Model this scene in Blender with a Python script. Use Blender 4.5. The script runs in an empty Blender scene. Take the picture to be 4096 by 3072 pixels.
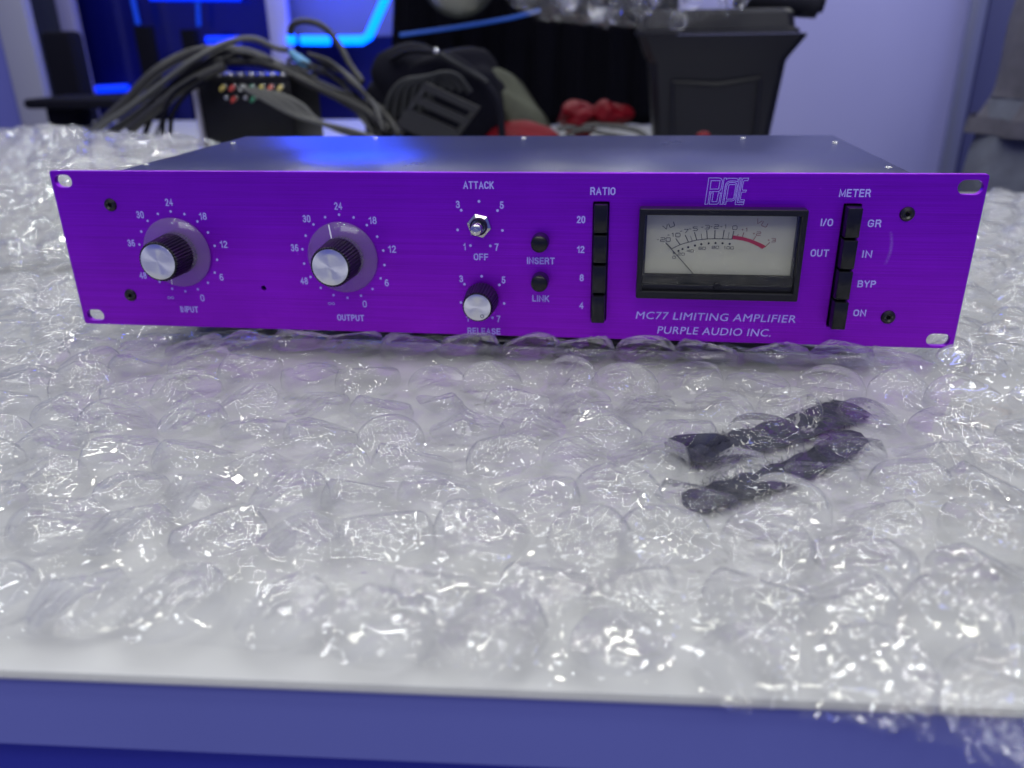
import bpy, bmesh, math, random
import numpy as np
from mathutils import Vector, Matrix, Euler

random.seed(7); RNG = np.random.RandomState(11)
scene = bpy.context.scene
C = scene.collection

# ------------------------------------------------------------------ camera
cam_d = bpy.data.cameras.new('camera'); cam = bpy.data.objects.new('camera', cam_d); C.objects.link(cam)
CAM = Vector((0.0681657, -0.4114476, 0.1509111)); CROT = Euler((1.1624762, 0.0161430, 0.1286812), 'XYZ')
FPX = 3206.26
cam.location = CAM; cam.rotation_euler = CROT
cam_d.sensor_width = 36; cam_d.lens = FPX/4096*36; cam_d.clip_start = .01; cam_d.clip_end = 100
cam_d.dof.use_dof = True; cam_d.dof.focus_distance = 0.372; cam_d.dof.aperture_fstop = 7.5
scene.camera = cam
RM = CROT.to_matrix()
def ray(px, py): return RM @ Vector(((px-2048)/FPX, -(py-1536)/FPX, -1.0))
def at(px, py, Y):
    d = ray(px, py); return CAM + d*((Y-CAM.y)/d.y)
def atz(px, py, Z):
    d = ray(px, py); return CAM + d*((Z-CAM.z)/d.z)

# ------------------------------------------------------------------ world and lamps
w = bpy.data.worlds.new('World'); scene.world = w; w.use_nodes = True
bg = w.node_tree.nodes['Background']; bg.inputs[1].default_value = 1
_n, _l = w.node_tree.nodes, w.node_tree.links       # a hall: blue-lit walls below, a pale lit ceiling above
_tc = _n.new('ShaderNodeTexCoord'); _sp = _n.new('ShaderNodeSeparateXYZ'); _rp = _n.new('ShaderNodeValToRGB')
_l.new(_tc.outputs['Generated'], _sp.inputs[0]); _l.new(_sp.outputs[2], _rp.inputs[0]); _l.new(_rp.outputs[0], bg.inputs[0])
_rp.color_ramp.elements[0].position = .12; _rp.color_ramp.elements[0].color = (.085,.095,.42,1)
_rp.color_ramp.elements[1].position = .75; _rp.color_ramp.elements[1].color = (.36,.38,.46,1)
scene.cycles.max_bounces = 7; scene.cycles.transparent_max_bounces = 24; scene.cycles.diffuse_bounces = 3; scene.cycles.glossy_bounces = 5
scene.view_settings.view_transform = 'Standard'; scene.view_settings.look = 'None'
scene.view_settings.exposure = 0; scene.view_settings.gamma = 1
def lamp(x, y, z, size, power, col=(1,1,1), rot=(0,0,0), shape='DISK', sy=None):
    l = bpy.data.lights.new('ceiling_or_fill_lamp', 'AREA'); l.shape = shape; l.size = size
    if sy: l.size_y = sy
    l.energy = power; l.color = col
    o = bpy.data.objects.new('ceiling_or_fill_lamp', l); C.objects.link(o); o.location = (x, y, z); o.rotation_euler = rot
    return o
_r = random.Random(5)
for row, y in enumerate((-1.9, -1.35, -.8, -.3, .25, .8, 1.45)):
    for col_ in range(5):
        x = -1.5+col_*.75+(.37 if row % 2 else 0)+_r.uniform(-.08, .08)
        lamp(x, y, 2.2, .14, 1.5 if y > -.5 else 2.1, (1,.99,.84) if (row+col_) % 2 else (.95,.99,1))
for row, y in enumerate((2.4, 3.1, 3.9, 4.8)):
    for col_ in range(7):
        x = -3+col_*1.0+(.5 if row % 2 else 0)+_r.uniform(-.15, .15)
        lamp(x, y, 2.4, .13, 4.2, (1,.99,.86) if (row+col_) % 2 else (.95,.99,1))
lamp(0, -1.9, 2.0, 1.6, 16, (1,1,.96), rot=(math.radians(48),0,0), shape='RECTANGLE', sy=.8)  # added soft fill behind the camera, whitens knob caps and dial
lamp(.9, .9, 1.9, .5, 8, (.25,.3,1), rot=(math.radians(50),0,0))  # added unseen lamp, throws blue onto the back wall

# ------------------------------------------------------------------ materials
def nodes(m): return m.node_tree.nodes, m.node_tree.links
def mat(name, col, rough=.5, metal=0, noise=0, nscale=40, bump=0, bscale=200, spec=.5, coat=0, stretch=(1,1,1), **kw):
    m = bpy.data.materials.new(name); m.use_nodes = True; N, L = nodes(m); p = N['Principled BSDF']
    p.inputs['Base Color'].default_value = (*col, 1); p.inputs['Roughness'].default_value = rough
    p.inputs['Metallic'].default_value = metal; p.inputs['Specular IOR Level'].default_value = spec
    p.inputs['Coat Weight'].default_value = coat
    tc = N.new('ShaderNodeTexCoord'); mp = N.new('ShaderNodeMapping'); L.new(tc.outputs['Object'], mp.inputs[0]); mp.inputs['Scale'].default_value = stretch
    if noise:
        n = N.new('ShaderNodeTexNoise'); n.inputs['Scale'].default_value = nscale; n.inputs['Detail'].default_value = 6; L.new(mp.outputs[0], n.inputs[0])
        r = N.new('ShaderNodeMapRange'); r.inputs[1].default_value = .25; r.inputs[2].default_value = .75
        r.inputs[3].default_value = 1-noise; r.inputs[4].default_value = 1+noise; L.new(n.outputs[0], r.inputs[0])
        v = N.new('ShaderNodeVectorMath'); v.operation = 'SCALE'; v.inputs[0].default_value = col; L.new(r.outputs[0], v.inputs['Scale'])
        L.new(v.outputs[0], p.inputs['Base Color'])
        rr = N.new('ShaderNodeMath'); rr.operation = 'MULTIPLY'; rr.inputs[1].default_value = rough; L.new(r.outputs[0], rr.inputs[0]); L.new(rr.outputs[0], p.inputs['Roughness'])
    if bump:
        n = N.new('ShaderNodeTexNoise'); n.inputs['Scale'].default_value = bscale; n.inputs['Detail'].default_value = 4; L.new(mp.outputs[0], n.inputs[0])
        b = N.new('ShaderNodeBump'); b.inputs['Strength'].default_value = bump; b.inputs['Distance'].default_value = .001; L.new(n.outputs[0], b.inputs['Height']); L.new(b.outputs[0], p.inputs['Normal'])
    return m
def emit(name, col, s):
    m = bpy.data.materials.new(name); m.use_nodes = True; N, L = nodes(m); p = N['Principled BSDF']
    p.inputs['Base Color'].default_value = (*[min(1,c) for c in col], 1)
    p.inputs['Emission Color'].default_value = (*col, 1); p.inputs['Emission Strength'].default_value = s
    return m

# brushed purple anodised aluminium, with a pale scuff
def purple():
    m = bpy.data.materials.new('purple_anodised_aluminium'); m.use_nodes = True; N, L = nodes(m); p = N['Principled BSDF']
    tc = N.new('ShaderNodeTexCoord'); mp = N.new('ShaderNodeMapping'); mp.inputs['Scale'].default_value = (12, 1, 1500); L.new(tc.outputs['Object'], mp.inputs[0])
    n = N.new('ShaderNodeTexNoise'); n.inputs['Scale'].default_value = 1; n.inputs['Detail'].default_value = 5; n.inputs['Roughness'].default_value = .7; L.new(mp.outputs[0], n.inputs[0])
    n2 = N.new('ShaderNodeTexNoise'); n2.inputs['Scale'].default_value = 22; n2.inputs['Detail'].default_value = 5; L.new(tc.outputs['Object'], n2.inputs[0])
    a = N.new('ShaderNodeMath'); a.operation = 'MULTIPLY_ADD'; a.inputs[1].default_value = .75; a.inputs[2].default_value = .34; L.new(n.outputs[0], a.inputs[0])
    a2 = N.new('ShaderNodeMath'); a2.operation = 'MULTIPLY_ADD'; a2.inputs[1].default_value = .25; L.new(n2.outputs[0], a2.inputs[0]); L.new(a.outputs[0], a2.inputs[2])
    v = N.new('ShaderNodeVectorMath'); v.operation = 'SCALE'; v.inputs[0].default_value = (.32, .008, .73); L.new(a2.outputs[0], v.inputs['Scale'])
    # scuff: pale streak bent like an arc right of the meter buttons
    sep = N.new('ShaderNodeSeparateXYZ'); L.new(tc.outputs['Object'], sep.inputs[0])
    def M(op, x, y=None, z=None):
        q = N.new('ShaderNodeMath'); q.operation = op
        for i, s in enumerate((x, y, z)):
            if s is None: continue
            if isinstance(s, (int, float)): q.inputs[i].default_value = s
            else: L.new(s, q.inputs[i])
        return q.outputs[0]
    dz = M('SUBTRACT', sep.outputs[2], .052); dx = M('SUBTRACT', sep.outputs[0], .2025)
    curve = M('MULTIPLY', M('MULTIPLY', dz, dz), 22.); d = M('ABSOLUTE', M('ADD', dx, curve))
    s1 = M('SUBTRACT', 1., M('MINIMUM', M('DIVIDE', d, .0011), 1.)); s2 = M('SUBTRACT', 1., M('MINIMUM', M('DIVIDE', M('ABSOLUTE', dz), .0085), 1.))
    n3 = N.new('ShaderNodeTexNoise'); n3.inputs['Scale'].default_value = 1300; L.new(tc.outputs['Object'], n3.inputs[0])
    sc = M('MULTIPLY', M('MULTIPLY', s1, M('POWER', s2, .4)), M('MULTIPLY', M('POWER', n3.outputs[0], 2.), 1.2))
    mx = N.new('ShaderNodeMix'); mx.data_type = 'RGBA'; L.new(sc, mx.inputs['Factor']); L.new(v.outputs[0], mx.inputs[6]); mx.inputs[7].default_value = (.5,.35,.8,1)
    L.new(mx.outputs[2], p.inputs['Base Color'])
    p.inputs['Metallic'].default_value = .75; p.inputs['Roughness'].default_value = .42
    p.inputs['Anisotropic'].default_value = .5
    b = N.new('ShaderNodeBump'); b.inputs['Strength'].default_value = .2; b.inputs['Distance'].default_value = .0004; L.new(n.outputs[0], b.inputs['Height']); L.new(b.outputs[0], p.inputs['Normal'])
    return m
MPUR = purple()
def brushed_cap():
    m = bpy.data.materials.new('spun_aluminium'); m.use_nodes = True; N, L = nodes(m); p = N['Principled BSDF']
    p.inputs['Base Color'].default_value = (.82,.82,.84,1); p.inputs['Metallic'].default_value = 1; p.inputs['Roughness'].default_value = .3
    p.inputs['Anisotropic'].default_value = 1
    t = N.new('ShaderNodeTangent'); t.direction_type = 'RADIAL'; t.axis = 'Z'; L.new(t.outputs[0], p.inputs['Tangent'])
    return m
MCAP = brushed_cap()
MKNOB = mat('black_knob_plastic', (.006,.006,.007), .3, spec=.35)
MBLK = mat('black_switch_plastic', (.006,.006,.008), .25, bump=.05, bscale=900, spec=.4)
MBEZ = mat('meter_bezel_plastic', (.007,.007,.009), .35, spec=.35, bump=.1, bscale=1500)
MVOID = mat('dark_cavity', (.003,.003,.004), .6, spec=.1)
MCHAS = mat('dark_painted_steel', (.02,.024,.10), .28, noise=.03, nscale=14, spec=.2)
MSCREW = mat('black_oxide_screw', (.05,.05,.05), .3, metal=.9)
MZINC = mat('zinc_screw', (.5,.5,.48), .35, metal=1)
MNICK = mat('nickel', (.62,.62,.6), .2, metal=1, bump=.1, bscale=700)
MLET = mat('pale_lavender_print', (.42,.36,.92), .5)
MLINE = mat('white_pointer_print', (.75,.7,.85), .5)
MINK = mat('dark_dial_ink', (.02,.025,.03), .6)
MRED = mat('red_dial_ink', (.5,.03,.06), .6)
MREDT = mat('faded_red_dial_ink', (.28,.10,.08), .6)
MDIAL = mat('cream_dial_card', (.62,.62,.44), .6, noise=.03, nscale=60)
MTABLE = mat('white_table_laminate', (.50,.50,.50), .3, noise=.02, nscale=15)
MFASC = mat('blue_tinted_fascia_laminate', (.16,.18,.50), .35, noise=.03, nscale=9)  # blue light on the fascia is put into the base colour
MCAB = mat('blue_cabinet_panel', (.04,.05,.42), .35)
MWALLTINT = mat('violet_tinted_wall_paint', (.46,.46,.74), .6, noise=.03, nscale=3)  # white paint with the violet light on it put into its colour
MALU = mat('aluminium_post', (.35,.37,.45), .35, metal=.6)
MNAVY = mat('dark_blue_glass', (.004,.006,.13), .12, coat=.5, noise=.25, nscale=3)
MDARKBLUE = mat('deep_blue_panel', (.01,.012,.2), .4, noise=.2, nscale=4)
MGREYP = mat('grey_panel', (.24,.24,.32), .5)
MCLOTHK = mat('black_fabric', (.004,.004,.009), .9, spec=.15, bump=.4, bscale=500)
MCLOTHG = mat('charcoal_webbing', (.02,.021,.023), .8, bump=.5, bscale=700)
MOLIVE = mat('olive_canvas', (.16,.17,.12), .85, noise=.2, nscale=25, bump=.4, bscale=600)
MREDC = mat('red_fabric', (.14,.0015,.007), .5, spec=.2, noise=.2, nscale=25, bump=.3, bscale=200)
MTOTE = mat('black_tote_plastic', (.007,.007,.011), .42, spec=.35, bump=.12, bscale=500)
MCABLE = mat('dark_grey_cable', (.018,.017,.016), .42)
MCABLE2 = mat('light_grey_cable', (.075,.075,.07), .45)
MSHIRT = mat('grey_cotton', (.24,.23,.28), .9, noise=.15, nscale=60, bump=.5, bscale=500)
MJEAN = mat('faded_denim', (.3,.32,.4), .85, noise=.15, nscale=40, bump=.4, bscale=700)
MSKIN = mat('skin', (.55,.33,.24), .5)
MSTRAP = mat('dark_navy_webbing', (.02,.02,.045), .8, bump=.8, bscale=1500)
MFLOOR = mat('dark_floor', (.05,.05,.08), .6)
MLEDC = emit('cyan_led_strip', (.0,.085,1.0), 6.5); MLEDH = emit('added_bright_led_strip', (.0,.05,1.0), 36); MLEDB = emit('blue_led_strip', (.0,.03,1.0), 1.4); MREFLD = emit('dim_blue_reflection_glow', (.0,.05,.6), .45)

def clear_plastic(name, tint, fres=1.5, haze=.03, rough=.05, bump=0, bscale=300, edge=.12, hazecol=(.8,.8,.85), absorb=None):
    m = bpy.data.materials.new(name); m.use_nodes = True; N, L = nodes(m)
    N.remove(N['Principled BSDF']); out = N['Material Output']
    tr = N.new('ShaderNodeBsdfTransparent'); tr.inputs[0].default_value = (*tint,1)
    gl = N.new('ShaderNodeBsdfGlossy'); gl.inputs['Roughness'].default_value = rough; gl.inputs[0].default_value = (1,1,1,1)
    df = N.new('ShaderNodeBsdfDiffuse'); df.inputs[0].default_value = (*hazecol,1)
    tl = N.new('ShaderNodeBsdfTranslucent'); tl.inputs[0].default_value = (*hazecol,1)
    dm = N.new('ShaderNodeMixShader'); dm.inputs[0].default_value = .5; L.new(df.outputs[0], dm.inputs[1]); L.new(tl.outputs[0], dm.inputs[2])
    lw = N.new('ShaderNodeLayerWeight'); lw.inputs[0].default_value = .35
    mr = N.new('ShaderNodeMapRange'); mr.inputs[1].default_value = .0; mr.inputs[2].default_value = 1; mr.inputs[3].default_value = haze; mr.inputs[4].default_value = haze+edge
    pw = N.new('ShaderNodeMath'); pw.operation = 'POWER'; pw.inputs[1].default_value = 2.2; L.new(lw.outputs['Facing'], pw.inputs[0]); L.new(pw.outputs[0], mr.inputs[0])
    if absorb:          # a longer path through the film where it is seen edge-on
        am = N.new('ShaderNodeMix'); am.data_type = 'RGBA'; am.inputs[6].default_value = (*tint,1); am.inputs[7].default_value = (*absorb,1)
        ap = N.new('ShaderNodeMath'); ap.operation = 'POWER'; ap.inputs[1].default_value = 5; L.new(lw.outputs['Facing'], ap.inputs[0]); L.new(ap.outputs[0], am.inputs['Factor']); L.new(am.outputs[2], tr.inputs[0])
    m1 = N.new('ShaderNodeMixShader'); L.new(mr.outputs[0], m1.inputs[0]); L.new(tr.outputs[0], m1.inputs[1]); L.new(dm.outputs[0], m1.inputs[2])
    fr = N.new('ShaderNodeFresnel'); fr.inputs[0].default_value = fres
    m2 = N.new('ShaderNodeMixShader'); cp_ = N.new('ShaderNodeMath'); cp_.operation = 'MINIMUM'; cp_.inputs[1].default_value = .5; L.new(fr.outputs[0], cp_.inputs[0]); L.new(cp_.outputs[0], m2.inputs[0]); L.new(m1.outputs[0], m2.inputs[1]); L.new(gl.outputs[0], m2.inputs[2])
    L.new(m2.outputs[0], out.inputs[0])
    if bump:
        tc = N.new('ShaderNodeTexCoord')
        def tex(kind, vec, scale, **kw):
            t = N.new(kind); t.inputs['Scale'].default_value = scale
            for a_, b_ in kw.items(): t.inputs[a_].default_value = b_
            L.new(vec, t.inputs['Vector']); return t
        nz = tex('ShaderNodeTexNoise', tc.outputs['Object'], bscale*.35, Detail=2.)
        sc_ = N.new('ShaderNodeVectorMath'); sc_.operation = 'SCALE'; sc_.inputs['Scale'].default_value = 1.4/bscale; L.new(nz.outputs['Color'], sc_.inputs[0])
        ad = N.new('ShaderNodeVectorMath'); L.new(tc.outputs['Object'], ad.inputs[0]); L.new(sc_.outputs[0], ad.inputs[1])
        v1 = tex('ShaderNodeTexVoronoi', ad.outputs[0], bscale); v2 = tex('ShaderNodeTexVoronoi', ad.outputs[0], bscale*2.7)
        ma = N.new('ShaderNodeMath'); ma.operation = 'MULTIPLY_ADD'; ma.inputs[1].default_value = .4; L.new(v2.outputs['Distance'], ma.inputs[0]); L.new(v1.outputs['Distance'], ma.inputs[2])
        mk = tex('ShaderNodeTexNoise', tc.outputs['Object'], bscale*.45, Detail=1.)
        mr2 = N.new('ShaderNodeMapRange'); mr2.inputs[1].default_value = .42; mr2.inputs[2].default_value = .62; L.new(mk.outputs[0], mr2.inputs[0])
        mm_ = N.new('ShaderNodeMath'); mm_.operation = 'MULTIPLY'; L.new(ma.outputs[0], mm_.inputs[0]); L.new(mr2.outputs[0], mm_.inputs[1])
        b = N.new('ShaderNodeBump'); b.inputs['Strength'].default_value = 1; b.inputs['Distance'].default_value = bump/bscale
        L.new(mm_.outputs[0], b.inputs['Height'])
        for s in (gl, fr): L.new(b.outputs[0], s.inputs['Normal'])
    return m
MFILM = clear_plastic('bubble_film', (.985,.985,.985), 1.5, .012, .03, bump=.14, bscale=130, edge=.14, absorb=(.5,.5,.6), hazecol=(.86,.87,.92))
MFOLD = clear_plastic('folded_film', (.98,.98,.98), 1.38, .30, .06, bump=.3, bscale=90, edge=.3, hazecol=(.95,.95,.95))
MSHEET = clear_plastic('bubble_backing_film', (.985,.985,.985), 1.42, .02, .04, bump=.2, bscale=70, edge=.08)
MGLASS = clear_plastic('meter_window', (.98,.98,.98), 1.4, .0, .02, edge=.0)
MSKIRT = clear_plastic('clear_knob_skirt', (.92,.9,.93), 1.45, .24, .12, edge=.18, hazecol=(.62,.5,.72))

# ------------------------------------------------------------------ mesh helpers
def link(name, me, m, parent=None, smooth=True, angle=35):
    if m is not None and not me.materials: me.materials.append(m)
    o = bpy.data.objects.new(name, me); C.objects.link(o)
    if parent is not None: o.parent = parent
    if smooth:
        me.shade_smooth()
        if angle: me.set_sharp_from_angle(angle=math.radians(angle))
    return o
def frombm(name, bm, m, parent=None, **k):
    me = bpy.data.meshes.new(name); bmesh.ops.recalc_face_normals(bm, faces=bm.faces); bm.to_mesh(me); bm.free(); return link(name, me, m, parent, **k)
def tag(o, label=None, cat=None, group=None, kind=None):
    if label: o['label'] = label
    if cat: o['category'] = cat
    if group: o['group'] = group
    if kind: o['kind'] = kind
    return o
def empty(name, loc=(0,0,0), rot=(0,0,0)):
    o = bpy.data.objects.new(name, None); C.objects.link(o); o.location = loc; o.rotation_euler = rot; o.empty_display_size = .02; return o
def box(bm, x0, x1, y0, y1, z0, z1, bev=0, seg=2):
    r = bmesh.ops.create_cube(bm, size=1); vs = r['verts']
    for v in vs: v.co = Vector(((x0+x1)/2+v.co.x*(x1-x0), (y0+y1)/2+v.co.y*(y1-y0), (z0+z1)/2+v.co.z*(z1-z0)))
    if bev:
        es = list({e for v in vs for e in v.link_edges}); bmesh.ops.bevel(bm, geom=es, offset=bev, segments=seg, affect='EDGES', profile=.5)
    return bm
def boxo(name, x0, x1, y0, y1, z0, z1, m, parent=None, bev=0, seg=2):
    bm = bmesh.new(); box(bm, x0, x1, y0, y1, z0, z1, bev, seg); return frombm(name, bm, m, parent)
def prism(bm, front, back):       # two equal-length loops of points -> closed solid
    a = [bm.verts.new(p) for p in front]; b = [bm.verts.new(p) for p in back]; n = len(a)
    bm.faces.new(a); bm.faces.new(b[::-1])
    for i in range(n): bm.faces.new((a[i], a[(i+1)%n], b[(i+1)%n], b[i]))
def slab(name, pts, depth, m, parent=None, bev=0):   # outline standing up, facing the viewer side (-y), with thickness towards +y
    bm = bmesh.new(); prism(bm, pts, [Vector(p)+Vector((0,depth,0)) for p in pts])
    if bev: bmesh.ops.bevel(bm, geom=list(bm.edges), offset=bev, segments=2, affect='EDGES')
    return frombm(name, bm, m, parent)
def lathe(bm, prof, seg=48, rad=None):   # prof: (r, z) ; rad(theta, r, z)->r
    rings = []
    for (r, z) in prof:
        ring = []
        if r < 1e-7: ring = [bm.verts.new((0,0,z))]
        else:
            for k in range(seg):
                t = 2*math.pi*k/seg; rr = rad(k, r, z) if rad else r
                ring.append(bm.verts.new((rr*math.cos(t), rr*math.sin(t), z)))
        rings.append(ring)
    for a, b in zip(rings, rings[1:]):
        for k in range(seg):
            k2 = (k+1) % seg
            if len(a) == 1 and len(b) == 1: continue
            if len(a) == 1: bm.faces.new((a[0], b[k], b[k2]))
            elif len(b) == 1: bm.faces.new((a[k], a[k2], b[0]))
            else: bm.faces.new((a[k], a[k2], b[k2], b[k]))
    return bm
def smoothpath(pts, n=8):
    pts = [Vector(p) for p in pts]; P = [pts[0]*2-pts[1]]+pts+[pts[-1]*2-pts[-2]]; out = []
    for i in range(1, len(P)-2):
        for k in range(n):
            t = k/n; a, b, c, d = P[i-1:i+3]
            out.append(.5*((2*b)+(c-a)*t+(2*a-5*b+4*c-d)*t*t+(3*b-a-3*c+d)*t**3))
    out.append(pts[-1]); return out
def tube(bm, pts, r, seg=10, smooth=8, cap=True, flat=1.0):
    P = smoothpath(pts, smooth) if smooth else [Vector(p) for p in pts]
    up = Vector((0,0,1)); prev = None; rings = []
    for i, p in enumerate(P):
        t = (P[min(i+1, len(P)-1)]-P[max(i-1, 0)]).normalized()
        if prev is None:
            a = t.cross(up)
            if a.length < .1: a = t.cross(Vector((1,0,0)))
        else: a = prev-t*prev.dot(t)
        a.normalize(); prev = a; b = t.cross(a)
        rr = r[min(i*len(r)//len(P), len(r)-1)] if isinstance(r, (list, tuple)) else r
        rings.append([bm.verts.new(p+a*math.cos(2*math.pi*k/seg)*rr+b*math.sin(2*math.pi*k/seg)*rr*flat) for k in range(seg)])
    for a, b in zip(rings, rings[1:]):
        for k in range(seg): bm.faces.new((a[k], a[(k+1)%seg], b[(k+1)%seg], b[k]))
    if cap: bm.faces.new(rings[0][::-1]); bm.faces.new(rings[-1])
    return bm
def tubeo(name, pts, r, m, parent=None, **k):
    bm = bmesh.new(); tube(bm, pts, r, **k); return frombm(name, bm, m, parent, angle=60)
def rrect(x0, x1, z0, z1, r, n=6):
    out = []
    for cx, cz, a0 in ((x1-r, z1-r, 0), (x0+r, z1-r, 90), (x0+r, z0+r, 180), (x1-r, z0+r, 270)):
        for k in range(n+1):
            a = math.radians(a0+90*k/n); out.append((cx+r*math.cos(a), cz+r*math.sin(a)))
    return out
def circ(cx, cz, r, n=24): return [(cx+r*math.cos(2*math.pi*k/n), cz+r*math.sin(2*math.pi*k/n)) for k in range(n)]
def curve_mesh(cu):
    o = bpy.data.objects.new('tmp', cu); C.objects.link(o)
    dg = bpy.context.evaluated_depsgraph_get(); dg.update()
    me = bpy.data.meshes.new_from_object(o.evaluated_get(dg)); bpy.data.objects.remove(o)
    me.materials.clear()
    return me
def plate(name, loops, y0, y1, m, parent=None, bev=0):    # outline + holes in the xz plane, from y0 (front) to y1
    cu = bpy.data.curves.new(name, 'CURVE'); cu.dimensions = '2D'; cu.fill_mode = 'BOTH'
    for lp in loops:
        s = cu.splines.new('POLY'); s.points.add(len(lp)-1); s.use_cyclic_u = True
        for p, (x, z) in zip(s.points, lp): p.co = (x, z, 0, 1)
    cu.extrude = abs(y1-y0)/2-bev; cu.bevel_depth = bev; cu.bevel_resolution = 1; cu.offset = -bev
    me = curve_mesh(cu)
    for v in me.vertices: x, z, y = v.co; v.co = (x, (y0+y1)/2-y, z)
    me.update()
    return link(name, me, m, parent, angle=30)
def text_mesh(s, cx, cz, w, h, bold=.015, shear=0, y=0, rot=0):
    cu = bpy.data.curves.new('t', 'FONT'); cu.body = s; cu.size = 1; cu.offset = bold; cu.shear = shear; cu.resolution_u = 3; cu.space_character = 1.06
    me = curve_mesh(cu)
    xs = [v.co.x for v in me.vertices]; ys = [v.co.y for v in me.vertices]
    x0, x1, y0, y1 = min(xs), max(xs), min(ys), max(ys); sx = w/(x1-x0) if w else h/(y1-y0)*.85; sy = h/(y1-y0)
    ca, sa = math.cos(rot), math.sin(rot)
    for v in me.vertices:
        a = (v.co.x-(x0+x1)/2)*sx; b = (v.co.y-(y0+y1)/2)*sy
        v.co = (cx+a*ca-b*sa, y, cz+a*sa+b*ca)
    return me
def stroke_bm(bm, polys, wd, y, closed=False):      # flat ribbons in the xz plane at depth y
    for pi_, pl in enumerate(polys):
        y = y-.00002*(pi_ > 0)       # each stroke lies a hair over the one before, so crossings never share a plane
        cl = closed and len(pl) > 2; n = len(pl); L_ = []; R_ = []
        for i in range(n):
            p = Vector(pl[i]); a = Vector(pl[i-1]) if (i > 0 or cl) else None; b = Vector(pl[(i+1)%n]) if (i < n-1 or cl) else None
            d1 = (p-a).normalized() if a is not None else (b-p).normalized(); d2 = (b-p).normalized() if b is not None else d1
            n1 = Vector((-d1.y, d1.x)); n2 = Vector((-d2.y, d2.x)); nn = (n1+n2); nn = nn.normalized() if nn.length > .1 else n1
            k = min(1/max(nn.dot(n1), .45), 1.8)*wd/2
            yi = y-.000005*i if not cl else y
            L_.append(bm.verts.new((p.x+nn.x*k, yi, p.y+nn.y*k))); R_.append(bm.verts.new((p.x-nn.x*k, yi, p.y-nn.y*k)))
        for i in range(n if cl else n-1):
            j = (i+1) % n; bm.faces.new((L_[i], L_[j], R_[j], R_[i]))
    return bm
MM = .001

# ------------------------------------------------------------------ setting: table, floor, walls
TZ = -.015
def edge_y(x): return -.2525+(x+.105)*.0612          # front edge of the table runs slightly askew
EA = math.atan(.0612)
tr = empty('display_table', (0, 0, -.85)); tag(tr, 'white table top with fascia tinted for blue light under the bubble wrap', 'table')
def tloc(o): o.location.z += .85; return o
def skew_box(name, x0, x1, d0, d1, z0, z1, m, parent, bev=0):
    bm = bmesh.new(); box(bm, x0, x1, 0, 1, z0, z1)
    for v in bm.verts: v.co.y = edge_y(v.co.x)+(d0 if v.co.y < .5 else d1)
    if bev: bmesh.ops.bevel(bm, geom=list(bm.edges), offset=bev, segments=2, affect='EDGES')
    return tloc(frombm(name, bm, m, parent))
skew_box('table_top', -.95, .75, 0, .76, TZ-.0022, TZ, MTABLE, tr, .0004)
skew_box('edge_strip', -.95, .75, -.0010, -.0003, TZ-.0020, TZ-.0004, MTABLE, tr, .0003)
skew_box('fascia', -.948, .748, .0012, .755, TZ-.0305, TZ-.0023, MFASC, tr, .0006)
skew_box('lower_cabinet', -.9, .7, .022, .70, -.85, TZ-.031, MCAB, tr, .001)
# rear table, same height
rt = empty('rear_table', (-.3, 1.0, -.85)); tag(rt, 'white table behind the amplifier under cables and bags', 'table')
o = boxo('table_top', -.9, .62, -.40, .45, TZ-.03+.85, TZ+.85-.001, MTABLE, rt, .002)
for sx in (-.86, .58):
    for sy in (-.36, .41): boxo('leg', sx-.02, sx+.02, sy-.02, sy+.02, 0, TZ-.031+.85, MALU, rt, .002)
boxo('floor', -4, 4, -3, 3.2, -.9, -.85, MFLOOR)['kind'] = 'structure'

# back wall made of panels
def wallpanel(name, px0, px1, Y, m, label, cat, z0=-.85, z1=1.0, th=.03, ref=300):
    a = at(px0, ref, Y).x; b = at(px1, ref, Y).x
    o = boxo(name, a, b, Y, Y+th, z0, z1, m, None, .002); tag(o, label, cat); return o
def pxtop(p0): return p0+.2236*300*(2157-p0)/(2157-290)      # where an upright seen at height 0 stands at height 300
boxo('back_wall', -4, 4, 2.3, 2.4, -.85, 1.0, MDARKBLUE)['kind'] = 'structure'
wallpanel('white_wall_panel', pxtop(2500), pxtop(3895), 2.0, MWALLTINT, 'tall white wall panel to the right of the black tote', 'wall panel')
wallpanel('wall_post', pxtop(3900), pxtop(3962), 1.9, MALU, 'grey metal post at right edge of white wall panel', 'post')
wallpanel('wall_panel', pxtop(3970), pxtop(4500), 2.1, mat('slate_blue_panel', (.10,.11,.24), .5), 'slate blue wall panel behind the person in grey', 'wall panel')
wallpanel('glass_panel', pxtop(275), pxtop(1062), 2.05, MNAVY, 'deep blue glossy panel behind the cables with lit blue bars', 'panel')
wallpanel('wall_post', pxtop(1058), pxtop(1135), 1.98, MWALLTINT, 'white post tinted pale lilac between blue panel and cyan light outline', 'post')
wallpanel('grey_wall_board', pxtop(1130), pxtop(1585), 2.1, MGREYP, 'grey board framed by the cyan light strip', 'panel', z0=.16)
wallpanel('wall_post', pxtop(214), pxtop(276), 1.95, mat('lilac_post', (.33,.32,.5), .5), 'narrow dusky lilac post left of deep blue panel', 'post')
wallpanel('wall_post', pxtop(-40), pxtop(84), 1.7, mat('grey_post', (.36,.36,.42), .5), 'broad pale grey post at far left', 'post')
wallpanel('blue_wall_post', pxtop(-260), pxtop(-42), 1.72, mat('blue_post', (.16,.17,.5), .5), 'blue post at left edge of photo', 'post')
wallpanel('dark_board', pxtop(84), pxtop(216), 1.96, mat('dark_board_paint', (.03,.035,.06), .6), 'dark board between two pale posts at left', 'panel')
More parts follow.
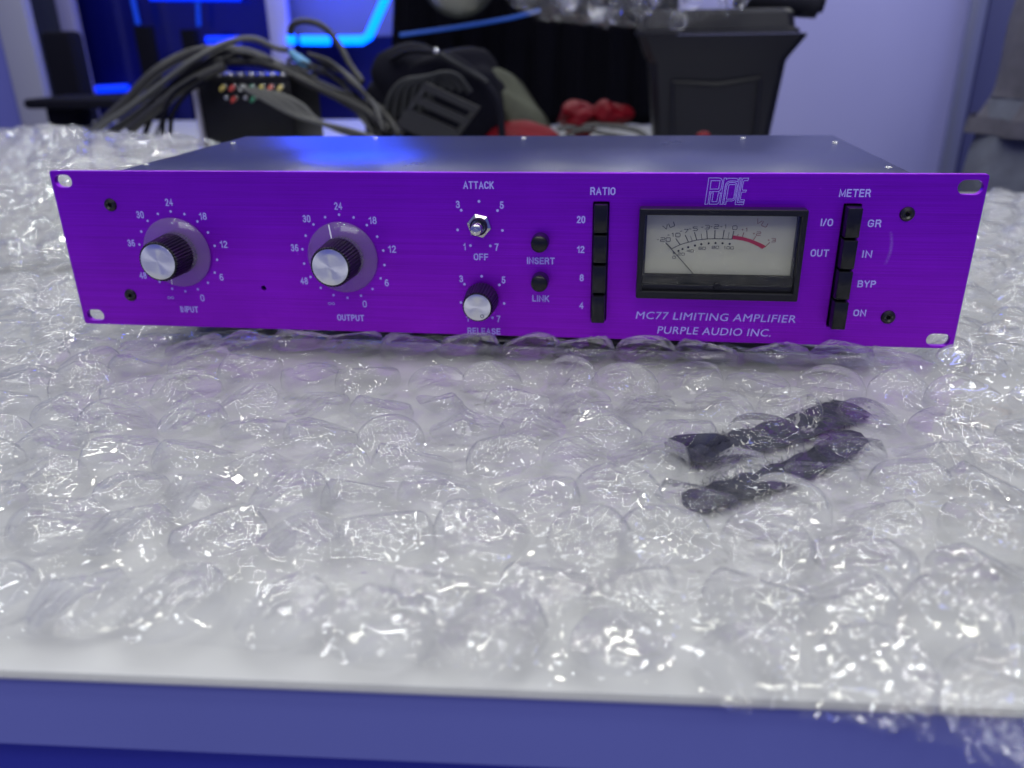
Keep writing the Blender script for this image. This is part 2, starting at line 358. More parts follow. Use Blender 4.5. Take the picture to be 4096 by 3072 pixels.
# light strips, and glowing tubes in place of reflections
def strip(pts, Y, r, m, label, group=None):
    o = tubeo('led_or_reflection_strip', [at(x, y, Y) for x, y in pts], r, m, smooth=0, seg=10); tag(o, label, 'light strip', group); return o
strip([(1040,-45),(600,-10),(960,-8)][1:], 2.0, .0085, MLEDB, 'blue light bar cut by the top of the photo')
strip([(828,161),(958,160)], 2.0, .0115, MLEDB, 'short blue light bar above the cables, right half of blue panel')
strip([(388,358),(512,352)], 2.0, .0115, MLEDB, 'blue light bar low on the left of blue panel')
strip([(588,353),(648,348)], 2.0, .0115, MLEDB, 'shortest blue light bar, between cable loops')
strip([(527,-20),(553,98)], 2.0, .007, MREFLD, 'dim slanting blue reflection bar on the deep blue panel')  # glowing tube stands in for a reflection in the glossy panel
strip([(790,-20),(795,105)], 2.0, .006, MREFLD, 'dim upright blue reflection bar on the deep blue panel')  # also a glowing tube in place of a reflection
def poly_strip(pts, label, r=.0125, m=MLEDC):
    P = [at(x, y, 1.97) for x, y in pts]
    o = tubeo('led_or_reflection_strip', P, r, m, smooth=0, seg=12); tag(o, label, 'light strip')
poly_strip([(1152,158),(1180,159)], 'tiny cyan light piece at left end of lit outline')
poly_strip([(1205,161),(1318,162)], 'straight cyan light bar under the grey board')
poly_strip([(1352,162),(1448,161),(1475,145),(1552,-30)], 'bent cyan light bar rising to the top of the photo')
poly_strip([(1560,-60),(1640,-240),(1560,-400)], 'cyan light bar continuing up beyond the top edge')
poly_strip([(1530,-430),(1000,-435)], 'unseen upper cyan light bar added for the lid reflection', .022, MLEDH)  # unseen strong bar, added for the blue reflection on the chassis lid
poly_strip([(1000,-290),(1400,-290)], 'unseen inner cyan light bar added for the lid reflection', .022, MLEDH)  # second unseen bar, added for the same blue patch on the lid
# dark boxes standing in for reflections in the blue panel
def upright(px0, px1, py0, Y, label, th=.03):
    a = at(px0, py0, Y); b = at(px1, py0, Y)
    t = boxo('dark_reflection_box', a.x, b.x, Y, Y+th, -.85, a.z, MCLOTHK, None, .003); tag(t, label, 'upright')
upright(530, 602, 105, 1.9, 'blue-black box in place of a dark reflection, left of the narrow black one', .02)
upright(717, 775, 118, 1.88, 'narrow black box in place of a reflection in the blue panel')
# black chair at left
ch = empty('black_chair', at(250, 480, 1.3)); ch.location.z = -.85; tag(ch, 'black chair with flat armrest at the far left', 'chair')
def chl(o): o.location = -Vector(ch.location); return o
a = at(150, 405, 1.3); b = at(500, 372, 1.3)
chl(boxo('armrest', a.x, b.x, 1.25, 1.4, b.z-.028, b.z-.008, MCLOTHK, ch, .008))
a = at(200, 430, 1.32); b = at(318, 430, 1.32)
chl(boxo('armrest_post', a.x, b.x, 1.30, 1.36, -.42, a.z, MCLOTHK, ch, .006))
a = at(125, 125, 1.4); b = at(245, 125, 1.4)
chl(boxo('backrest', a.x, b.x, 1.42, 1.48, -.45, a.z, MCLOTHK, ch, .012))
chl(boxo('seat', at(125,430,1.4).x-.1, b.x+.35, 1.2, 1.7, -.45, -.37, MCLOTHK, ch, .03))
for dx in (-.1, .3):
    for yy in (1.25, 1.65): chl(boxo('leg', b.x+dx-.02, b.x+dx+.02, yy-.02, yy+.02, -.85, -.45, MCLOTHK, ch, .004))

# ------------------------------------------------------------------ amplifier
AMP = empty('rack_amplifier', (0,0,0))
tag(AMP, 'purple rack-mount limiting amplifier with knobs and needle meter resting on bubble wrap', 'amplifier')
W2 = 241.3*MM; HP = 88.1*MM
def mm(pts): return [(x*MM, z*MM) for x, z in pts]
panel = plate('front_panel', [mm(rrect(-241.3,241.3,0,88.1,1.6)),
    mm(rrect(-239,-229,79.2,86.0,3.39,8)), mm(rrect(-238.6,-228.2,2.1,8.9,3.39,8)), mm(rrect(228,239.4,78.5,85.3,3.39,8)), mm(rrect(227.6,239,-.8+2.2,7.9,3.2,8)),
    mm(rrect(55.3,63.4,10.4,73.7,.4,2)), mm(rrect(177.2,185.5,10.4,73.7,.4,2)), mm(rrect(81,157,27.5,69.5,1,3)), mm(circ(-127.4,24.2,1.45,20))],
    0, 3.2*MM, MPUR, AMP, .00035)
def face(name, me, m=MLET, parent=panel): return link(name, me, m, parent, smooth=False)
def T(s, cx, cz, w, h=3.5, **k): return face('lettering', text_mesh(s, cx*MM, cz*MM, w*MM if w else None, h*MM, y=-.0001, **k))
def arc(cx, cy, rx, ry, a0, a1, n=7): return [(cx+rx*math.cos(math.radians(a0+(a1-a0)*i/n)), cy+ry*math.sin(math.radians(a0+(a1-a0)*i/n))) for i in range(n+1)]
O_ = arc(.3,.70,.3,.30,0,180)+arc(.3,.30,.3,.30,180,360)+[(.6,.70)]
HF = {'A': (.66,[[(0,0),(.33,1),(.66,0)],[(.12,.32),(.54,.32)]]), 'B': (.6,[[(0,0),(0,1),(.35,1)]+arc(.35,.77,.21,.23,90,-90)+[(0,.54)],[(.33,.54)]+arc(.36,.27,.24,.27,90,-90)+[(0,0)]]),
 'C': (.62,[arc(.31,.70,.31,.30,20,180)+arc(.31,.30,.31,.30,180,340)]), 'E': (.52,[[(.52,0),(0,0),(0,1),(.5,1)],[(0,.52),(.46,.52)]]), 'F': (.5,[[(0,0),(0,1),(.5,1)],[(0,.5),(.44,.5)]]),
 'G': (.64,[arc(.31,.70,.31,.30,20,180)+arc(.31,.30,.31,.30,180,350)+[(.62,.46),(.36,.46)]]), 'I': (0,[[(0,0),(0,1)]]), 'K': (.58,[[(0,0),(0,1)],[(.55,1),(0,.38)],[(.2,.6),(.58,0)]]),
 'L': (.46,[[(0,1),(0,0),(.46,0)]]), 'M': (.72,[[(0,0),(0,1),(.36,.1),(.72,1),(.72,0)]]), 'N': (.6,[[(0,0),(0,1),(.6,0),(.6,1)]]), 'O': (.6,[O_]),
 'P': (.56,[[(0,0),(0,1),(.32,1)]+arc(.32,.74,.24,.26,90,-90)+[(0,.48)]]), 'R': (.58,[[(0,0),(0,1),(.33,1)]+arc(.33,.75,.23,.25,90,-90)+[(0,.5)],[(.3,.5),(.46,.4),(.52,.2),(.58,0)]]),
 'S': (.56,[arc(.28,.76,.26,.24,15,180,6)+[(.06,.62),(.28,.52),(.5,.42)]+arc(.28,.26,.28,.26,20,-165,7)]), 'T': (.6,[[(0,1),(.6,1)],[(.3,1),(.3,0)]]), 'U': (.58,[[(0,1),(0,.3)]+arc(.29,.29,.29,.29,180,360)+[(.58,1)]]),
 'Y': (.6,[[(0,1),(.3,.42),(.6,1)],[(.3,.42),(.3,0)]]), '/': (.3,[[(0,0),(.3,1)]]),
 '0': (.5,[arc(.25,.70,.25,.30,0,180)+arc(.25,.30,.25,.30,180,360)+[(.5,.70)]]), '1': (.26,[[(0,.74),(.14,.8),(.26,1),(.26,0)]]), '2': (.5,[arc(.25,.73,.24,.27,165,-20,6)+[(.36,.48),(0,0),(.5,0)]]),
 '3': (.5,[arc(.24,.76,.22,.24,160,-80,6)+[(.2,.53)],[(.2,.53),(.3,.53)]+arc(.25,.28,.25,.28,60,-165,7)]), '4': (.54,[[(.4,0),(.4,1),(0,.3),(.54,.3)]]), '5': (.5,[[(.46,1),(.1,1),(.04,.5)]+arc(.25,.32,.25,.32,130,-160,8)]),
 '6': (.5,[arc(.27,.72,.22,.28,48,170,5)+[(.01,.4)]+arc(.25,.31,.25,.31,180,540,12)]), '7': (.5,[[(0,1),(.5,1),(.28,.5),(.16,0)]]), '8': (.5,[arc(.25,.76,.21,.24,-90,270,11),arc(.25,.27,.25,.27,-90,270,12)])}
def S(s, cx, cz, w, h=3.6, wd=.62, slant=.0):
    gap = .33; tot = sum(HF[c_][0] for c_ in s)+gap*(len(s)-1); hh = (h-wd); k = (w-wd)/tot if w else hh*.95
    bm = bmesh.new(); X = -tot/2
    for c_ in s:
        for li_, pl in enumerate(HF[c_][1]):
            q = [((cx+(X+a)*k+(b-.5)*hh*slant)*MM, (cz+(b-.5)*hh)*MM) for a, b in pl]
            e0 = (Vector(q[0])-Vector(q[1])).normalized()*wd*.5*MM; e1 = (Vector(q[-1])-Vector(q[-2])).normalized()*wd*.5*MM
            if (Vector(q[0])-Vector(q[-1])).length > 1e-5: q[0] = tuple(Vector(q[0])+e0); q[-1] = tuple(Vector(q[-1])+e1)
            stroke_bm(bm, [q], wd*MM, -.0001-.00008*li_)
        X += HF[c_][0]+gap
    return frombm('lettering', bm, MLET, panel, smooth=False)
S('INPUT', -174, 10.6, 10.8, 3.6); S('OUTPUT', -78.5, 8.2, 15.6, 3.6); S('ATTACK', -3.5, 81.7, 15.9, 3.8); S('RELEASE', -3.1, 2.5, 18.4, 3.6)
S('OFF', -3.4, 44.2, 7.8, 3.6); S('INSERT', 28.5, 42.65, 14.6, 3.6); S('LINK', 28.4, 22.0, 9.1, 3.6); S('RATIO', 59.9, 79.06, 12.6, 3.8)
S('METER', 181.5, 78.9, 14.6, 3.8); S('I/O', 170.3, 64.5, 5.8, 3.7); S('OUT', 168.9, 49.1, 8.8, 3.7); S('GR', 192.8, 64.3, 6.3, 3.7); S('IN', 191.7, 48.9, 4.6, 3.7)
S('BYP', 193.8, 33.6, 8.8, 3.6); S('ON', 192.7, 18.2, 6.2, 3.6)
for s, x, z, wd in (('20',49.2,64.6,4.3),('12',49.3,49.05,3.9),('8',50.1,33.9,2.2),('4',50.2,18.6,2.3)): S(s, x, z, wd, 3.7)
T('MC77 LIMITING AMPLIFIER', 120.4, 14.0, 82.3, 4.1, bold=0, shear=.12); T('PURPLE AUDIO INC.', 120.4, 6.0, 58.8, 4.1, bold=0, shear=.12)
def dots(c, R, angs, r=.68):
    bm = bmesh.new()
    for a in angs:
        t = math.radians(a); bmesh.ops.create_circle(bm, cap_ends=True, segments=10, radius=r*MM, matrix=Matrix.Translation(((c[0]+R*math.sin(t))*MM, -.0001, (c[1]+R*math.cos(t))*MM)) @ Matrix.Rotation(math.pi/2, 4, 'X'))
    return frombm('scale_dots', bm, MLET, panel, smooth=False)
KN = {'in': (-174.4, 44.0), 'out': (-79.2, 42.8), 'att': (-3.5, 61.2), 'rel': (-3.4, 21.4)}
for k, R in (('in', 22.6), ('out', 23.0)):
    c = KN[k]; dots(c, R, range(0, 360, 20))
    for s, a, rr in (('24',0,27.6),('18',42,27.2),('12',80,28),('6',121,27.0),('0',160,28.0),('48',-120,27.6),('36',-80,27.4),('30',-41.5,27.6)):
        t = math.radians(a); S(s, c[0]+rr*math.sin(t), c[1]+rr*math.cos(t), 4.3 if len(s) == 2 else 2.3, 3.9, .56)
    inf = [[(c[0]-9.6+2.0*math.sin(t)*.9/(1+.3*math.cos(t)**2), c[1]-26.6+1.0*math.sin(t)*math.cos(t)*1.2) for t in [2*math.pi*i/26 for i in range(27)]]]
    bm = bmesh.new(); stroke_bm(bm, [mm(q) for q in inf], .00028, -.0001, False); frombm('lettering', bm, MLET, panel, smooth=False)
for k in ('att', 'rel'):
    c = KN[k]; dots(c, 12.2, [i*360/7 for i in range(7)], .72)
    for s, dx, dz in (('3',-11.2,10.6),('5',11.8,10.4),('1',-8.6,-11.6),('7',8.6,-11.6)):
        S(s, c[0]+dx, c[1]+dz, 2.1 if s != '1' else 1.3, 3.8, .58)
# maker's emblem: outlined slanted letters, traced stroke by stroke
LG = [
 [(195,1245),(295,215),(740,215),(820,245),(865,310),(868,400),(835,630),(800,700),(740,745),(365,745),(320,1240),(195,1245)],
 [(400,322),(770,322),(735,640),(375,650),(400,322)],
 [(380,1240),(415,795),(520,795),(485,1140),(690,1140),(735,795),(830,795),(790,1140),(750,1210),(690,1240),(380,1240)],
 [(835,1240),(935,215),(1020,215),(1030,270),(1110,225),(1400,225),(1520,255),(1500,360),(1400,330),(1180,330),(1080,370),(1020,440),(1000,560),(935,1240),(835,1240)],
 [(985,1240),(1050,560),(1080,450),(1150,395),(1250,385),(1390,390),(1470,430),(1500,500),(1440,1010),(1400,1080),(1330,1105),(1090,1110),(1075,1240),(985,1240)],
 [(1155,470),(1430,470),(1440,520),(1390,1000),(1360,1030),(1090,1035),(1145,520),(1155,470)],
 [(1465,1245),(1570,215),(1640,215),(1545,1120),(1560,1165),(1830,1165),(1810,1245),(1465,1245)],
 [(1600,1060),(1690,270),(1730,220),(1945,215),(1920,315),(1790,310),(1745,345),(1710,620),(1740,685),(1895,680),(1870,755),(1730,755),(1695,790),(1665,1000),(1690,1050),(1845,1060),(1825,1125),(1620,1110),(1600,1060)],
]
lx = lambda x, y: ((110.55+(x-195)/(1945-195)*20.2+0), 72.9+(1245-y)/(1245-215)*12.9)
bm = bmesh.new()
for pl in LG:
    q = [lx(x + (y-730)*.02, y) for x, y in pl]
    stroke_bm(bm, [mm(q[:-1])], .00027, -.0001, True)
frombm('emblem', bm, MLET, panel, smooth=False)
# countersunk hex-socket panel screws
for (x, z) in ((-209,69.9),(-208.5,18.3),(207.2,69.0),(206.9,16.3)):
    bm = bmesh.new(); lathe(bm, [(.0011,.0003),(.0012,.0007),(.0021,.0012),(.0031,.0008),(.0036,0),(.0036,-.001)], 28)
    s = frombm('machine_screw', bm, MSCREW, AMP); s.location = (x*MM, -.0002, z*MM); s.rotation_euler = (math.pi/2,0,0)
    bm = bmesh.new(); lathe(bm, [(0,.0003),(.0011,.00031),(.00118,.00072)], 6); frombm('hex_socket', bm, MVOID, s)
# chassis
ch0 = boxo('chassis', -.2063, .2091, .0034, .1735, .0022, .0858, MCHAS, AMP, .0008)
lid = boxo('lid', -.2068, .2096, .0036, .1742, .0859, .0868, MCHAS, ch0, .0003)
for px, py in ((583,657),(932,572),(2094,552),(3342,569),(3554,669),(2972,552),(1500,552)):
    p = atz(px, py, .087); bm = bmesh.new(); lathe(bm, [(0,.0008),(.0012,.0007),(.0019,.0002),(.002,-.0002)], 16)
    s = frombm('lid_screw', bm, MZINC, ch0); s.location = (p.x, min(max(p.y,.012),.168), .0868)
# knobs
def flute(n, d):
    def f(k, r, z):
        return r*(1-d*(1 if k % 4 in (0,) else (.35 if k % 4 in (1, 3) else 0)))
    return f
def knob(c, rb, rt, h, h0, skirt, label, ptr=0, teeth=40):
    bm = bmesh.new()
    prof = [(rb*.9, h0),(rb, h0+.0004),(rb, h0+.0012),(rb*.985, h0+.003),(rt*1.04, h-.0022),(rt*1.03, h-.0010),(rt*.985, h-.0004),(rt*.9, h-.0003)]
    bm = lathe(bm, prof, teeth*4, lambda k, r, z: r*(1-(.055 if k % 4 == 0 else (.02 if k % 4 in (1,3) else 0))) if r > rt*.98 else r)
    k = frombm('knob', bm, MKNOB, AMP, angle=40); k.location = (c[0]*MM, -.0003, c[1]*MM); k.rotation_euler = (math.pi/2, 0, 0); k['label'] = label
    bm = bmesh.new(); lathe(bm, [(0,h-.0001),(rt*.2,h-.0001),(rt*.6,h-.0001),(rt*.86,h),(rt*.90,h-.0001),(rt*.915,h-.0005),(rt*.915,h-.001)], 64)
    frombm('knob_cap', bm, MCAP, k, angle=30)
    if skirt:
        ro = skirt
        bm = bmesh.new(); lathe(bm, [(rb*.98,.0052),(rb*1.08,.0050),(ro*.8,.0034),(ro*.97,.0019),(ro,.0012),(ro*.99,.0005)], 72)
        s = frombm('knob_skirt', bm, MSKIRT, k, angle=60)
        t = math.radians(ptr); bm = bmesh.new()
        d = Vector((math.sin(t), math.cos(t), 0)); n = Vector((math.cos(t), -math.sin(t), 0)); a = d*(rb*1.02); b = d*(ro*.97)
        vs = [bm.verts.new(p) for p in (a+n*.0003+Vector((0,0,.0053)), a-n*.0003+Vector((0,0,.0053)), b-n*.0003+Vector((0,0,.0021)), b+n*.0003+Vector((0,0,.0021)))]; bm.faces.new(vs)
        frombm('pointer_line', bm, MLINE, k, smooth=False)
    return k
knob(KN['in'], .0118, .0106, .0215, .0008, .0195, 'input level knob, pointer line turned to the bottom', 198)
knob(KN['out'], .0118, .0106, .0215, .0008, .0195, 'output level knob, pointer line turned just left of top', -17)
kr = knob(KN['rel'], .0092, .0079, .0165, .0008, 0, 'small release knob with a ring mark near the edge of its cap', 0, 32)
bm = bmesh.new(); t = math.radians(152)
stroke_bm(bm, [[(.0053*math.sin(t)+.00085*math.cos(a), .0053*math.cos(t)+.00085*math.sin(a)) for a in [2*math.pi*i/18 for i in range(18)]]], .00022, 0, True)
for v in bm.verts: v.co = Vector((v.co.x, v.co.z, .01652))
frombm('ring_mark', bm, MINK, kr, smooth=False)
# attack shaft without knob: hex nut, washer, bushing, shaft
c = KN['att']
bm = bmesh.new(); lathe(bm, [(0,.0030),(.0048,.0031),(.0064,.0024),(.0066,.0018),(.0066,.0002),(.0064,0)], 6)
nut = frombm('hex_nut', bm, MNICK, AMP, angle=20); nut.location = (c[0]*MM, -.0001, c[1]*MM); nut.rotation_euler = (math.pi/2, 0, math.radians(0)); nut.rotation_euler = Euler((math.pi/2, math.radians(12), 0))
bm = bmesh.new(); lathe(bm, [(.0046,.003),(.0046,.0048),(.0042,.0056),(.0036,.0057),(.0036,.0030)], 32); frombm('threaded_bushing', bm, MSCREW, nut)
bm = bmesh.new(); lathe(bm, [(.0031,.003),(.0031,.0115),(.0030,.0128),(.0024,.0133),(.0012,.0134),(.0011,.0130),(0,.0130)], 32); frombm('shaft', bm, MNICK, nut, angle=50)
# round push buttons
for (x, z, l) in ((28.4,53.2,'round black insert button'),(28.3,32.2,'round black link button')):
    bm = bmesh.new(); lathe(bm, [(.0046,0),(.0047,.0012),(.0045,.0062),(.0043,.0078),(.0038,.0084),(0,.0085)], 40)
    b = frombm('push_button', bm, MBLK, AMP, angle=50); b.location = (x*MM, 0, z*MM); b.rotation_euler = (math.pi/2,0,0); b['label'] = l
# ganged square buttons
def button(x, z0, z1, h, wd=7.3):
    bm = bmesh.new(); box(bm, (x-wd/2)*MM, (x+wd/2)*MM, -h*MM, .004, z0*MM, z1*MM, .00055, 2)
    for v in bm.verts:
        if v.co.y < -(h-1)*MM:
            cx = x*MM; v.co.x = cx+(v.co.x-cx)*.93; cz = (z0+z1)/2*MM; v.co.z = cz+(v.co.z-cz)*.95
    return frombm('key_button', bm, MBLK, AMP, angle=40)
for cx, hs in ((59.3,(3.2,3.6,5.0,7.2)),(181.3,(6.8,6.8,6.8,7.6))):
    for i in range(4):
        top = 73.2-i*15.7; button(cx, top-15.2, top, hs[i])
    boxo('switch_frame', (cx-5)*MM, (cx+5)*MM, .0042, .014, .008, .076, MVOID, AMP)
# meter
hmat = np.array([[0.12582581632604375, -0.003149773447380608, -243.51034434151194], [0.003667669545492555, -0.13527457781087937, 173.52774688618868], [3.49131790527667e-05, -0.00012626803778030993, 1.0]])
def pq(x, y):   # measured mark -> position on the dial card (metres)
    q = hmat @ np.array([2540+.3255*x, 820+.3255*y, 1.]); return (q[0]/q[2]*MM, q[1]/q[2]*MM)
DY = .0006      # dial card depth
bz = plate('meter', [mm(rrect(78.6,159.6,25.4,71.8,.8,3)), mm(rrect(81.4,156.9,29.4,68.6,.6,3))], -.0072, -.00005, MBEZ, AMP, .0005)
bz['label'] = 'needle level meter with black bezel and cream dial'
dial = plate('dial_card', [mm(rrect(80.6,157.6,26.4,70.6,.5,2))], DY+.0002, DY+.0012, MDIAL, bz)
# lower black mask with a small notch for the zero screw
z_m = (pq(1000,858)[1])
bm = bmesh.new(); box(bm, .0802, .1580, -.0030, DY+.0001, .0262, z_m+.0003, .0003); frombm('lower_mask', bm, MVOID, bz)
bm = bmesh.new(); box(bm, .0816, .1567, -.0050, -.0031, .0294, .0325, .0004); frombm('inner_ledge', bm, MBEZ, bz)
bm = bmesh.new(); lathe(bm, [(0,.0009),(.0016,.0009),(.002,.0004),(.002,0)], 24); zs = frombm('zero_screw', bm, MBEZ, bz); zs.location = (.1195,-.0049,.0322); zs.rotation_euler = (math.pi/2,0,0)
for (a, b) in ((.0806,.0826),(.1560,.1576)):
    bm = bmesh.new(); box(bm, a, b, -.0030, DY+.00015, z_m+.0004, .0700); frombm('inner_frame', bm, MBEZ, bz)
bm = bmesh.new(); box(bm, .0815, .1569, -.0046, -.0040, .0295, .0686); frombm('meter_glass', bm, MGLASS, bz)
YI = DY+.00008
def ink(polys, wd, m=MINK, closed=False, name='scale_print', y=YI):
    bm = bmesh.new(); stroke_bm(bm, [[pq(*p) for p in pl] for pl in polys], wd, y, closed); return frombm(name, bm, m, bz, smooth=False)
ink([[(485,550),(535,523),(590,500),(645,482),(700,467),(745,455),(790,445),(855,436),(920,430),(1012,428),(1110,429),(1225,433)]], .00032)
ink([[(590,502),(535,425)],[(690,468),(652,383)],[(792,443),(765,350)],[(922,430),(915,325)],[(1012,428),(1017,322)],[(1110,428),(1130,322)],[(1222,433),(1248,335)],[(485,550),(412,475)]], .00038)
ink([[(738,455),(715,395)],[(856,435),(848,365)],[(1175,430),(1190,350)]], .0002)
# red band
ub = [(1238,388),(1300,396),(1360,407),(1440,430),(1510,455),(1580,485),(1640,517)]; lb = [(1222,433),(1290,441),(1350,450),(1420,468),(1480,492),(1540,520),(1592,552)]
bm = bmesh.new(); U = [bm.verts.new((pq(*p)[0], YI-.00001, pq(*p)[1])) for p in ub]; D_ = [bm.verts.new((pq(*p)[0], YI-.00001, pq(*p)[1])) for p in lb]
for i in range(len(U)-1): bm.faces.new((U[i], U[i+1], D_[i+1], D_[i]))
frombm('red_band', bm, MRED, bz, smooth=False)
ink([[(1290,394),(1302,372)],[(1352,404),(1370,352)],[(1485,444),(1515,400)],[(1625,530),(1685,472)]], .00035, MREDT)
bm = bmesh.new()
for p in [(513,598),(568,574),(618,552),(687,530),(770,510),(848,494),(937,484),(1022,480),(1108,483),(1195,490)]:
    q = pq(*p); bmesh.ops.create_circle(bm, cap_ends=True, segments=10, radius=.00055, matrix=Matrix.Translation((q[0], YI, q[1])) @ Matrix.Rotation(math.pi/2, 4, 'X'))
frombm('scale_dots', bm, MINK, bz, smooth=False)
# wide square-shouldered digits drawn as strokes
SF = {'0': [[(.15,0),(.85,0),(1,.15),(1,.85),(.85,1),(.15,1),(0,.85),(0,.15),(.15,0)]], '1': [[(.2,.8),(.55,1),(.55,0)]],
 '2': [[(0,1),(.85,1),(1,.85),(1,.6),(.85,.5),(.15,.5),(0,.4),(0,0),(1,0)]], '3': [[(0,1),(.85,1),(1,.88),(1,.6),(.85,.5),(.3,.5)],[(.85,.5),(1,.4),(1,.12),(.85,0),(0,0)]],
 '4': [[(.8,0),(.8,1),(0,.3),(1,.3)]], '5': [[(1,1),(0,1),(0,.58),(.85,.58),(1,.45),(1,.12),(.85,0),(0,0)]],
 '6': [[(1,1),(.15,1),(0,.85),(0,.12),(.12,0),(.88,0),(1,.12),(1,.45),(.88,.56),(0,.56)]], '7': [[(0,1),(1,1),(.35,0)]],
 '8': [[(.12,0),(.88,0),(1,.12),(1,.4),(.88,.52),(.12,.52),(0,.4),(0,.12),(.12,0)],[(.15,.52),(.05,.62),(.05,.88),(.15,1),(.85,1),(.95,.88),(.95,.62),(.85,.52)]],
 '-': [[(.2,.45),(.8,.45)]], '+': [[(.2,.5),(.8,.5)],[(.5,.25),(.5,.75)]], 'V': [[(0,1),(.5,0),(1,1)]], 'U': [[(0,1),(0,.15),(.15,0),(.85,0),(1,.15),(1,1)]]}
def dtext(s, x, y, h, m=MINK, rot=0, wr=1.15, wd=.00026):
    c0 = pq(x, y); adv = {'1': .75, '-': .75, '+': .7}; tot = sum(adv.get(ch, 1)*h*wr+h*.3 for ch in s)-h*.3; X = -tot/2; pls = []
    ca, sa = math.cos(rot), math.sin(rot)
    for ch in s:
        cw = adv.get(ch, 1)*h*wr
        for pl in SF[ch]:
            q = []
            for (a, b) in pl:
                u = X+a*cw; v = (b-.5)*h; q.append((c0[0]+u*ca-v*sa, c0[1]+u*sa+v*ca))
            pls.append(q)
        X += cw+h*.3
    bm = bmesh.new(); stroke_bm(bm, pls, wd, YI-.00002); return frombm('scale_number', bm, m, bz, smooth=False)
for s, x, y in (('-20',382,437),('-10',508,382),('-7',635,337),('-5',748,308),('-3',895,288),('-2',1008,282),('-1',1120,282),('0',1260,295)): dtext(s, x, y, .0019)
for s, x, y in (('+1',1380,320),('+2',1525,367),('+3',1705,445)): dtext(s, x, y, .0018, MREDT)
for s, x, y in (('0',513,652),('20',600,612),('40',710,573),('60',858,542),('80',1020,532),('100',1182,537)): dtext(s, x, y, .0013, wd=.0002)
dtext('VU', 450, 273, .0023, rot=.40, wr=1.1, wd=.0003); dtext('VU', 1590, 240, .0023, MREDT, rot=-.42, wr=1.1, wd=.0003)
ink([[(418,478),(485,550),(620,700),(768,868)]], .00042, MINK, name='needle', y=DY-.0016)

# ------------------------------------------------------------------ bubble wrap
def snoise(x, y, scale, seed, octv=3, ridged=False):
    r = np.random.RandomState(seed); out = 0; amp = 1; tot = 0
    for o_ in range(octv):
        for k in range(4):
            a = r.uniform(0, 2*np.pi); f = scale*(2**o_)*r.uniform(.7, 1.3); ph = r.uniform(0, 6.28); wb = r.uniform(0, 6.28)
            u = x*np.cos(a)+y*np.sin(a); v = -x*np.sin(a)+y*np.cos(a)
            s = np.sin(u*f+ph+1.3*np.sin(v*f*.7+wb))
            out = out+amp*((1-np.abs(s))*2-1 if ridged else s); tot += amp
        amp *= .5
    return out/tot*2
def sstep(a, b, x):
    t = np.clip((x-a)/(b-a), 0, 1); return t*t*(3-2*t)
def base_h(x, y):
    x = np.asarray(x, float); y = np.asarray(y, float)
    und = snoise(x, y, 22, 5, 2)*.0016+.0005
    h = -.0118+und
    h = h+.0088*np.exp(-((y+.017)/.02)**2)*sstep(-.19, -.08, x)+.0015            # squeezed up along the foot of the panel
    under = sstep(.0, .008, y)*(1-sstep(.17, .185, y))*sstep(-.222, -.208, x)*(1-sstep(.21, .225, x))
    h = h*(1-under)+(-.0142)*under
    heap = sstep(.02, .43, y)*(1-sstep(.47, .56, y)*.6)*(1-sstep(-.40, -.24, x))
    h = h+.066*heap*(1-.25*sstep(-.44, -.33, x))+heap*snoise(x, y, 14, 9, 2)*.007
    side = sstep(.245, .33, x)*sstep(-.05, .3, y); h = h+.006*side
    ed = edge_y(x)-y                                                      # beyond the front edge the film droops
    h = h-np.where(ed > -.004, (ed+.004)**2*16+.0*ed, 0)
    return np.maximum(h, np.where(ed > 0, -1, TZ+.0007))
def inside(x, y):
    front = edge_y(x)+np.interp(x, [-.4,-.12,-.03,.03,.07,.12,.16,.22,.5], [.007,.006,.004,-.001,-.004,-.010,-.018,-.026,-.025])+snoise(x*3, x*0, 30, 21, 2)*.0018
    back = np.interp(x, [-.8,-.45,-.3,-.2,.2,.34,.46,.6], [.55,.56,.52,.2,.18,.42,.47,.50])
    return (y > front) & (y < back)
WR = empty('bubble_wrap_sheet', (0,0,TZ)); tag(WR, 'crumpled clear bubble wrap sheet spread under the purple amplifier', 'bubble wrap')
# backing film
def film_sheet(x0, x1, y0, y1, step, seed, lift, amp, hk=1, cond=None):
    nx = int((x1-x0)/step)+1; ny = int((y1-y0)/step)+1
    X, Y = np.meshgrid(np.linspace(x0, x1, nx), np.linspace(y0, y1, ny)); Z = base_h(X, Y)
    under = (Y > -.003) & (Y < .178) & (np.abs(X) < .215)
    cr = (snoise(X, Y, 90, seed, 3, True)*.55+snoise(X, Y, 300, seed+1, 2, True)*.22)*amp
    Z = Z+np.where(under, 0, cr+lift)
    Z = np.where(Z > TZ+.003, TZ+.003+(Z-TZ-.003)*hk, Z)
    ins = inside(X, Y)
    if cond: ins = ins & cond(X, Y)
    V = np.stack([X.ravel(), Y.ravel(), (Z-TZ).ravel()], 1)
    i = np.arange(ny*nx).reshape(ny, nx); ok = ins[:-1,:-1] & ins[1:,:-1] & ins[:-1,1:] & ins[1:,1:]
    F = np.stack([i[:-1,:-1], i[:-1,1:], i[1:,1:], i[1:,:-1]], -1)[ok]
    used = np.unique(F); rm = np.full(ny*nx, -1); rm[used] = np.arange(len(used))
    me = bpy.data.meshes.new('film_sheet'); me.from_pydata(V[used].tolist(), [], rm[F].tolist()); me.update(); return me
link('film_sheet', film_sheet(-.78, .64, -.31, .58, .0028, 31, .0006, .0012), MSHEET, WR, angle=None)
for q_, hk in enumerate((.85, .6, .3)):      # the heap at the back left is the same sheet folded over itself
    link('film_fold', film_sheet(-.78, -.2, .10, .56, .006, 51+q_*5, -.001, .004, hk, lambda a, b: (base_h(a, b) > .0)), MFOLD, WR, angle=None)
